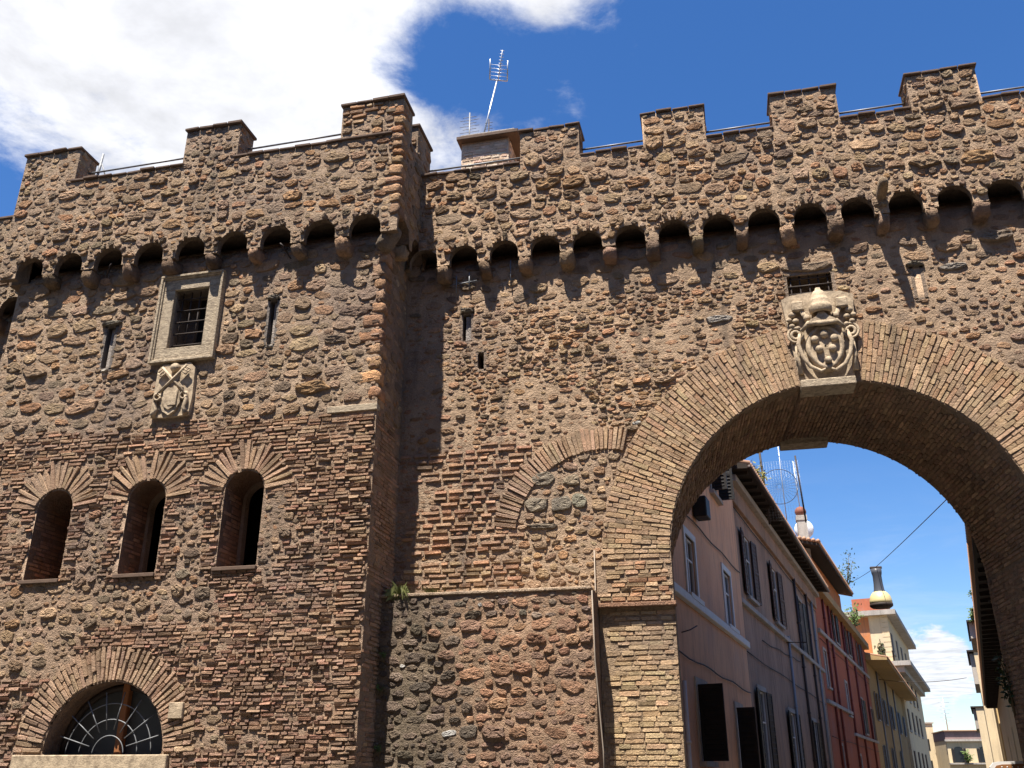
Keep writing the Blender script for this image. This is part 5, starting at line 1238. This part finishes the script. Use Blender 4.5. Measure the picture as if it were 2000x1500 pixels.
# ---- farther houses
fh = House('far_house', 'small ochre house with dark eave far down the street, past the palazzo', 'house', (17.4, 139.5), 13.5, 55, 9.2, MAT['ochre'], [(4 + 7 * k, 6 + 7 * k, z, z + 2, 'plain', 'shutter', 'trim', None) for k in range(6) for z in (2, 6)])
fh.eave(9.2, 1.2, .2, 'eave', tiles=False)
bk = empty('distant_block', (26.2, 160, 0), 0, 'plain pale square block with roof tank at the end of the street', 'building')
block(bk, 'wall', MAT['cream'], -.3, 2.1, 0, 8, 0, 9.0); block(bk, 'roof_slab', MAT['trim'], -.5, 2.3, -.2, 8.2, 9.0, 9.2); block(bk, 'roof_tank', MAT['trim'], .1, .6, 1, 1.6, 9.2, 9.9)
for z in (2.2, 5.2): block(bk, 'window', MAT['shutter'], .5, 1.3, -.04, .1, z, z + 1.6)
eb = empty('end_house', (32, 150, 0), 0, 'cream house with mauve roof closing the street, two dark arched windows', 'house')
block(eb, 'wall', MAT['cream'], -4.0, 4, 0, 9, 0, 6.3); block(eb, 'attic', MAT['mauve_roof'], -4.05, 4.0, .1, 9, 6.3, 7.5); block(eb, 'cornice', MAT['trim'], -4.2, 4.2, -.35, .3, 6.15, 6.42); block(eb, 'roof_edge', MAT['tile'], -4.2, 4.2, -.2, 9, 7.5, 7.62); block(eb, 'balcony', MAT['trim'], -4.1, 4, -.9, 0, 3.15, 3.35)
for x in (-2.6, .7):
    mb = MB(); pts = [(x - .6, 3.4)] + [(x + .6 * math.cos(t), 5.1 + .35 * math.sin(t)) for t in np.linspace(math.pi, 0, 9)] + [(x + .6, 3.4)]; mb.prism(pts, -.06, .1); w_ = mb.build('window', MAT['glass'], eb)
    for sx in (-.95, .62): block(w_, 'shutter', MAT['shutter'], x + sx, x + sx + .33, -.1, -.02, 3.4, 5.2)
# ---- right-hand side
rr = House('low_house', 'cream house under a deep black eave by the right jamb of the arch', 'house', (4.47, 15.9), 12.4, 44.5, 5.3, MAT['cream'], [(13.0, 14.4, .9, 2.6, 'plain', 'shutter', 'trim', None), (4.5, 5.7, 2.0, 3.4, 'plain', 'shutter', 'trim', None), (22, 23.4, 1.6, 3.2, 'plain', 'shutter', 'trim', None), (31, 32.4, 1.6, 3.2, 'plain', 'shutter', 'trim', None)], side=-1)
rr.eave(5.16, .58, .12, 'eave', tiles=True); rr.rafters(5.2, .56, .9)
for (x, z) in ((3.0, 4.6), (9.5, 4.2)): mb = MB(); mb.tube([(x, 0, z), (x, -.25, z + .05), (x, -.45, z - .03)], .02, 6); rr.part('bracket', mb, MAT['iron'])
yh = empty('yellow_house', (14.1, 60, 0), R(-12.4), 'yellow house with planted terrace and brown eave on the right of the street', 'house')
block(yh, 'wall', MAT['yellow'], 0.0, 5, 0, 10, 0, 10.85); block(yh, 'coping', MAT['trim'], -.08, 5, -.1, 10, 10.85, 11.0); block(yh, 'eave', MAT['eave'], -.68, .02, .5, 10, 10.0, 10.12); block(yh, 'bay', MAT['trim'], -.58, .0, .8, 8, 9.1, 10.0); block(yh, 'gutter', MAT['terracotta'], -.12, .1, -.06, 10, 8.55, 9.3)
ch = empty('cream_house', (16.6, 75, 0), R(-12.4), 'cream house with shallow eave beyond the yellow terrace house', 'house')
block(ch, 'wall', MAT['cream'], 0.25, 5, 0, 10, 0, 9.9); block(ch, 'bay', MAT['trim'], -.05, .3, .3, 9, 7.7, 9.8); block(ch, 'eave', MAT['eave'], -.2, 5, -.1, 10, 9.9, 10.02)
dh = empty('far_cream_house', (19.8, 92, 0), R(-12.4), 'small cream house farthest along the right side of the street', 'house')
block(dh, 'wall', MAT['cream'], 0.2, 5, 0, 10, 0, 7.1); block(dh, 'bay', MAT['trim'], -.05, .25, .3, 9, 5.4, 7.0); block(dh, 'eave', MAT['eave'], -.2, 5, -.1, 10, 7.1, 7.22)
# ---- hanging street lamp and its wire
LP = Vector((5.62, 38, 7.6))
lamp = empty('street_lamp', LP, 0, 'hanging street lamp with yellow dome and dark neck on a wire', 'street lamp')
mb = MB(); mb.lathe([(.0, .54), (.14, .53), (.27, .46), (.37, .32), (.41, .15), (.41, .0), (.39, .0)], (0, 0, 0), 24); mb.build('dome', mat('lamp_dome', col=(.50, .41, .19), rough=.4, spec=.5), lamp)
mb = MB(); mb.lathe([(.405, .04), (.425, .03), (.42, -.05), (.34, -.11), (.15, -.13), (0, -.13)], (0, 0, 0), 24); mb.build('rim', MAT['iron'], lamp)
mb = MB(); mb.lathe([(.22, .48), (.19, .58), (.17, .8), (.165, 1.1), (.19, 1.2), (.20, 1.36), (0, 1.38)], (0, 0, 0), 16); mb.build('neck', mat('lamp_neck', col=(.06, .062, .07), rough=.4), lamp)
mb = MB(); mb.bevbox(-.22, .22, -.05, .05, 1.36, 1.46, .02); mb.tube([(-.2, 0, 1.42), (.2, 0, 1.42)], .05, 8); mb.build('hanger', MAT['iron'], lamp)
def wire(name, pts, r, label, sag=.0, grp=None):
    mb = MB(); o = []
    for a, b in zip(pts[:-1], pts[1:]):
        a, b = Vector(a), Vector(b)
        for k in range(12): t = k / 12; o.append(a.lerp(b, t) - Vector((0, 0, sag * 4 * t * (1 - t))))
    o.append(Vector(pts[-1])); mb.tube(o, r, 5); w = mb.build(name, MAT['iron']); return tag(w, label, 'wire')
wire('suspension_wire', [(6.62, 56.2, 11.72), LP + Vector((0, 0, 1.44)), (4.82, 15.6, 6.83)], .011, 'dark wire slanting across the arch opening that carries the street lamp', .05)
wire('overhead_cable', [(10.5, 78, 8.4), (16.3, 76, 8.2)], .02, 'thin cable low across the end of the street', .25)
# ---- chimney, satellite dish, aerials
def aerial(name, base, h, label, elems=7, width=.5, tilt=0, dirx=(1, 0, 0), style='yagi', m='steel', mast=.02):
    e = empty(name, base, 0, label, 'antenna'); mb = MB(); top = Vector((tilt, 0, h)); mb.tube([(0, 0, 0), top], mast, 6); mb.build('mast', MAT[m], e)
    d = Vector(dirx).normalized(); n_ = Vector((0, 0, 1)).cross(d).normalized()
    if style == 'yagi':
        mb = MB(); b0 = top - d * width * .7 - Vector((0, 0, .05)); b1 = top + d * width * .9 - Vector((0, 0, .05)); mb.tube([b0, b1], mast * .7, 5); mb.build('boom', MAT[m], e)
        for k in range(elems):
            p = b0.lerp(b1, k / (elems - 1)); w = width * (.5 - .25 * k / elems); mb = MB(); mb.tube([p - n_ * w, p + n_ * w], mast * .4, 5); mb.build('element', MAT[m], e)
    if style == 'ladder':
        for k in range(elems):
            z = h * (.35 + .62 * k / elems); w = width * (.5 if k % 2 else .35); mb = MB(); mb.tube([Vector((tilt * z / h, 0, z)) - d * w, Vector((tilt * z / h, 0, z)) + d * w], mast * .35, 5); mb.build('element', MAT[m], e)
    return e
chm = empty('chimney', (3.72, 45.6, 9.4), 0, 'grey chimney with round brown cap in front of a white dish', 'chimney')
block(chm, 'stack', MAT['trim'], -.22, .22, -.22, .22, 0, 3.7); block(chm, 'collar', MAT['trim'], -.25, .25, -.25, .25, 3.48, 3.72)
mb = MB(); mb.ball((0, 0, 3.93), .27, (1, 1, .95), 14, 9); mb.build('cap', mat('brown_cap', col=(.20, .075, .045), rough=.7), chm)
ds = empty('satellite_dish', (3.92, 47.2, 12.85), 0, 'white satellite dish behind the grey chimney', 'dish')
mb = MB(); mb.lathe([(0, .10), (.2, .085), (.38, .03), (.46, 0), (.46, -.02), (.2, .06), (0, .075)], (0, 0, 0), 22, Matrix.Rotation(R(100), 4, 'X')); mb.build('reflector', mat('dish_white', col=(.8, .8, .8), rough=.4), ds)
mb = MB(); mb.tube([(0, .05, -.1), (0, .3, -.3), (0, .3, -3.0)], .03, 6); mb.tube([(0, -.05, -.4), (0, -.5, -.1)], .015, 5); mb.build('arm', MAT['steel'], ds)
aerial('antenna', (3.72, 45.6, 13.5), 2.4, 'thin aerial standing on the capped chimney', 5, 1.0, -.06, (.2, .1, 1), 'ladder')
aerial('antenna', (2.2, 33, 9.5), 3.6, 'small aerial on the roof above the black eave', 4, 1.2, 0, (1, .3, 0), 'yagi', mast=.015)
aerial('antenna', (30.0, 158, 7.5), 5.0, 'tiny far aerial on the roof ending the street', 6, 1.6, 0, (1, 0, 0), 'ladder', mast=.07)
# round wire trellis on the roof terrace
tr = empty('wire_trellis', (1.55, 29.0, 9.75), 0, 'round wire trellis with spokes and posts on the roof above the eave', 'trellis')
mb = MB(); C_ = Vector((0.28, 0, .15)); rad = .56
mb.tube([C_ + Vector((rad * math.cos(t), 0, rad * math.sin(t))) for t in np.linspace(0, 2 * math.pi, 36)], .009, 5, False); mb.build('hoop', MAT['iron'], tr)
for k in range(28):
    t = 2 * math.pi * k / 28; mb = MB(); mb.tube([C_ + Vector((.06 * math.cos(t), 0, .06 * math.sin(t))), C_ + Vector((rad * 1.02 * math.cos(t), 0, rad * 1.02 * math.sin(t)))], .0035, 4); mb.build('spoke', MAT['iron'], tr)
for (x, z0, z1, r_) in ((-.12, -1, 1.45, .035), (.95, -1, 1.15, .025)): mb = MB(); mb.tube([(x, .1, z0), (x - .08, .1, z1)], r_, 6); mb.build('post', MAT['iron'], tr)
mb = MB()
for k in range(15): mb.tube([(-.15 + k * .08, .08, -.9), (-.2 + k * .08, .08, 1.0)], .002, 3)
for k in range(22): mb.tube([(-.2, .08, -.9 + k * .09), (.97, .08, -.9 + k * .09)], .002, 3)
mb.build('wire_net', MAT['steel'], tr)['kind'] = 'stuff'
# brick chimney stack on the wall walk with aerials
hut = empty('brick_turret', (-3.9, 14.8, 10.3), 0, 'small brick turret with flat slab roof behind the battlements', 'turret')
HF = Face(-4.40, -3.44, 12.0, 13.22, front(14.6)); HS = Face(14.6, 15.5, 12.0, 13.22, side_r(-3.44))
ph = pick([(.56, .43, .33), (.50, .38, .28), (.58, .46, .36), (.52, .37, .27)])
for f_ in (HF, HS): f_.courses(f_.V > 0, .066, .13, .26, .05, ph, .010, .02, .003, .006, .014)
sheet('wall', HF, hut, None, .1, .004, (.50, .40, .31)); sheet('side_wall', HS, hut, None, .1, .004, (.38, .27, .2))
mb = MB(); mb.box(-4.39, -3.46, 14.62, 15.5, 10.3, 13.2); plain(mb, 'core', (.35, .26, .19), hut)
mb = MB(); mb.bevbox(-4.47, -3.22, 14.45, 15.7, 13.22, 13.30, .01); mb.build('roof_slab', MAT['coping'], hut)
mb = MB(); mb.bevbox(-4.40, -3.30, 14.5, 15.6, 13.30, 13.36, .01); mb.build('roof_felt', MAT['trim'], hut)
finish_masonry(hut, [HF, HS], 150); adopt(hut)
def big_aerial(base, h):
    e = empty('antenna', base, 0, 'tall silver aerial with wide reflector on the brick turret', 'antenna'); t = Vector((.32, .1, h))
    mb = MB(); mb.tube([(0, 0, 0), t], .018, 8); mb.build('mast', MAT['steel'], e)
    mb = MB(); mb.tube([t + Vector((-.16, 0, .06)), t + Vector((.22, 0, -.06))], .014, 6); mb.tube([t + Vector((-.16, 0, .06)), t + Vector((-.1, -.2, .42))], .014, 6); mb.tube([t + Vector((.22, 0, -.06)), t + Vector((.28, -.2, .30))], .014, 6)
    for k in range(5): u = Vector((.01, -.035, .065)) * k; mb.tube([t + Vector((-.15, -.0, .07)) + u, t + Vector((.23, -.0, -.05)) + u], .004, 4)
    mb.build('reflector', MAT['steel'], e)
    mb = MB(); b0 = t + Vector((.03, -.02, 0)); b1 = t + Vector((.20, -.35, .45)); mb.tube([b0, b1], .011, 6); mb.build('boom', MAT['steel'], e)
    for k in range(9): p = b0.lerp(b1, (k + 1) / 9); mb = MB(); mb.tube([p + Vector((-.045, 0, .015)), p + Vector((.045, 0, -.015))], .006, 4); mb.build('element', MAT['steel'], e)
big_aerial((-4.13, 15.0, 13.35), 1.78)
aerial('antenna', (-4.42, 15.2, 13.35), 1.12, 'short aerial with many fine rods at the left end of the turret', 9, .42, 0, (1, 0, 0), 'ladder', m='rail', mast=.017)
aerial('antenna', (-3.95, 15.0, 13.35), .72, 'lowest dark aerial beside the tall silver one', 6, .16, 0, (1, 0, 0), 'ladder', m='iron', mast=.014)
mb = MB(); mb.bevbox(-4.36, -4.22, 13.55, 13.75, 11.4, 11.72, .02); mb.bevbox(-4.31, -4.20, 13.52, 13.60, 11.68, 11.82, .02); mb.tube([(-4.29, 13.65, 10.3), (-4.29, 13.65, 11.45)], .03, 6); o = mb.build('floodlight', MAT['iron']); tag(o, 'small black floodlight peeping over the parapet beside the tower', 'floodlight')
# ---- sign board
sg = empty('sign_board', (5.25, 22, 0), 0, 'brown board in cream scalloped frame at the lower right', 'sign')
def scallop(k, dz=0): return [(-.40 * k, 1.0), (.95 * k, 1.0), (.95 * k, 1.78 * 1 + dz), (.85 * k, 1.86 + dz), (.2, 1.89 + dz), (-.20 * k, 1.88 + dz), (-.32 * k, 1.86 + dz), (-.40 * k, 1.78 + dz)]
mb = MB(); mb.prism(scallop(1.0), 0, .06); mb.build('frame', MAT['white'], sg)
mb = MB(); mb.prism(scallop(.86, -.055), -.015, -.002); mb.build('panel', mat('brown_panel', col=(.22, .10, .04), rough=.5), sg)
for k in range(9): mb = MB(); mb.ball((-.18 + k * .1, -.02, 1.775), .014, (1, .5, 1), 8, 5); mb.build('stud', MAT['white'], sg)
for x in (-.25, .8): mb = MB(); mb.tube([(x, .03, 0), (x, .03, 1.02)], .03, 8); mb.build('post', MAT['iron'], sg)
# ------------------------------------------------------------------ plants
def leafm(name, a, b):
    m = mat(name, lambda t, bb: t.links.new(mixc(t, nz3(t, 5), a, b), bb.inputs['Base Color']), rough=.6, spec=.2); return m
MAT['leaf'] = leafm('green_leaves', (.045, .085, .018), (.10, .14, .035)); MAT['leafd'] = leafm('dark_leaves', (.022, .04, .016), (.05, .07, .025)); MAT['leafy'] = leafm('yellow_leaves', (.22, .17, .03), (.12, .13, .03)); MAT['stem'] = mat('stems', col=(.10, .075, .045)); MAT['grass'] = leafm('weed_green', (.09, .105, .03), (.17, .165, .06))
def leafy(name, c, rad, n, size, m, label, cat='plant', stems=6, group=None):
    e = empty(name, c, 0, label, cat, group); rg = random.Random(int(c[0] * 100) + n); vs = []; fs = []; sm_b = MB()
    for k in range(stems):
        tip = Vector((rg.uniform(-.8, .8) * rad[0], rg.uniform(-.8, .8) * rad[1], rg.uniform(.5, 1.0) * 2 * rad[2])); sm_b.tube([(0, 0, -.05), tip * .5 + Vector((rg.uniform(-.1, .1), 0, .05)), tip], [size * .12, size * .09, size * .05], 5)
        for q in range(n // stems):
            p = tip * rg.uniform(.25, 1.0) + Vector((rg.gauss(0, .2) * rad[0], rg.gauss(0, .2) * rad[1], rg.gauss(0, .12) * rad[2]))
            d = Vector((rg.gauss(0, 1), rg.gauss(0, 1), rg.gauss(0, .7))).normalized(); s_ = d.orthogonal().normalized(); l = size * rg.uniform(.6, 1.3); o = len(vs)
            vs += [p, p + d * l * .5 + s_ * l * .24, p + d * l, p + d * l * .5 - s_ * l * .24]; fs.append((o, o + 1, o + 2, o + 3))
    sm_b.build('stems', MAT['stem'], e); mb = MB(); mb.addv(vs, fs); o = mb.build('foliage', MAT[m], e); return e
leafy('roof_plant', (.36, 25.6, 9.7), (.45, .4, .55), 260, .13, 'leafd', 'dark leafy shrub in the planter at the top of the pink house')
leafy('roof_plant', (1.25, 28.2, 9.6), (.35, .4, .5), 160, .12, 'leafy', 'yellowing climber beside the round wire trellis')
leafy('roof_plant', (6.7, 57.5, 11.4), (.9, 1.2, 1.3), 300, .2, 'leafd', 'straggling tall plant at the end of the red house roof')
leafy('roof_plant', (7.3, 61.0, 9.9), (.7, 1.2, .8), 240, .2, 'leaf', 'green plants along the terrace over the red house cornice')
leafy('terrace_plant', (14.2, 60.2, 11.0), (.5, .4, .5), 220, .2, 'leaf', 'leafy plant on top of the yellow house')
leafy('terrace_plant', (13.85, 60.6, 9.9), (.35, .4, .5), 180, .2, 'leaf', 'hanging plant on the street side of the yellow house')
leafy('terrace_plant', (30.2, 149.0, 3.3), (.8, .4, .8), 160, .4, 'leaf', 'potted shrub between the two arched windows at the street end')
leafy('terrace_plant', (34.2, 149.0, 3.3), (1.0, .4, 1.0), 160, .4, 'leaf', 'larger shrub right of the arched windows at the street end')
leafy('terrace_plant', (15.0, 106.0, 12.4), (.5, .5, 1.3), 160, .4, 'leafd', 'dark slim tree on the terrace of the cream palazzo')
leafy('creeper', (AX + AR + SK * DEP - .02, W + DEP - .12, 2.45), (.12, .15, .45), 160, .09, 'leafd', 'small creeper hanging on the right jamb of the archway', stems=5)
def tuft(name, c, h, n, spread, label, m='grass', down=0):
    rg = random.Random(int(abs(c[0]) * 1000)); mb = MB()
    for k in range(n):
        a = rg.uniform(0, 6.28); l = h * rg.uniform(.4, 1.1); o = Vector((math.cos(a), math.sin(a) * .6, 0)) * spread * rg.random(); w = .0028
        p0 = Vector(c) + o * .35; p1 = p0 + Vector((o.x * .6, o.y * .6, l * .6)); p2 = p0 + Vector((o.x * 1.6, o.y * 1.6 - .02, l * (1 - 2.2 * down * rg.random()))); s_ = Vector((math.sin(a), -math.cos(a), 0)) * w
        mb.addv([p0 - s_, p0 + s_, p1 + s_ * .8, p2, p1 - s_ * .8], [(0, 1, 2, 3, 4)])
    o = mb.build(name, MAT[m]); return tag(o, label, 'weed')
tuft('weed', (-4.52, 12.56, 3.97), .20, 190, .14, 'tall grass weed hanging over the ledge by the tower corner', down=1)
tuft('weed', (-4.68, 12.7, 3.97), .20, 50, .14, 'thin dry grass standing in the corner behind the ledge')
tuft('weed', (-4.05, 12.75, 3.97), .09, 200, .30, 'low green weed on the ledge at the foot of the wall')
for (x, z, q) in ((-4.70, 3.15, 'upper'), (-4.74, 2.72, 'middle'), (-4.70, 1.95, 'lowest')):
    leafy('wall_weed', (x, 12.50, z - .06), (.05, .04, .05), 36, .045, 'leaf', q + ' small green weed growing in the dark gap beside the tower', 'weed', 4)

# ------------------------------------------------------------------ unseen houses added behind the camera to cut sky fill on the wall
for k, (x, w, h, mk, what) in enumerate(((-27, 14, 15.5, 'ochre', 'unseen ochre house added opposite the tower to cut sky light'), (-12.6, 13, 14.0, 'mauve', 'unseen faded house added opposite the wall to cut sky light'), (.8, 15, 15.0, 'orange', 'unseen orange house added opposite the archway to cut sky light'), (16.2, 14, 14.5, 'pink', 'unseen pink house added at the opposite corner to cut sky light'))):
    hh = House('sky_blocker_house', what, 'house', (x, -4.8), 90, w, h + 1, MAT[mk], [(1.6 + 3.2 * i, 2.7 + 3.2 * i, 1.4 + 3.6 * j, 3.3 + 3.6 * j, 'plain', 'shutter', 'white', 'trim') for i in range(4) for j in range(4) if 2.7 + 3.2 * i < w - .5 and 3.3 + 3.6 * j < h - .5], depth=9, side=-1)
    hh.eave(h + 1, .6, .12, 'eave', tiles=False)
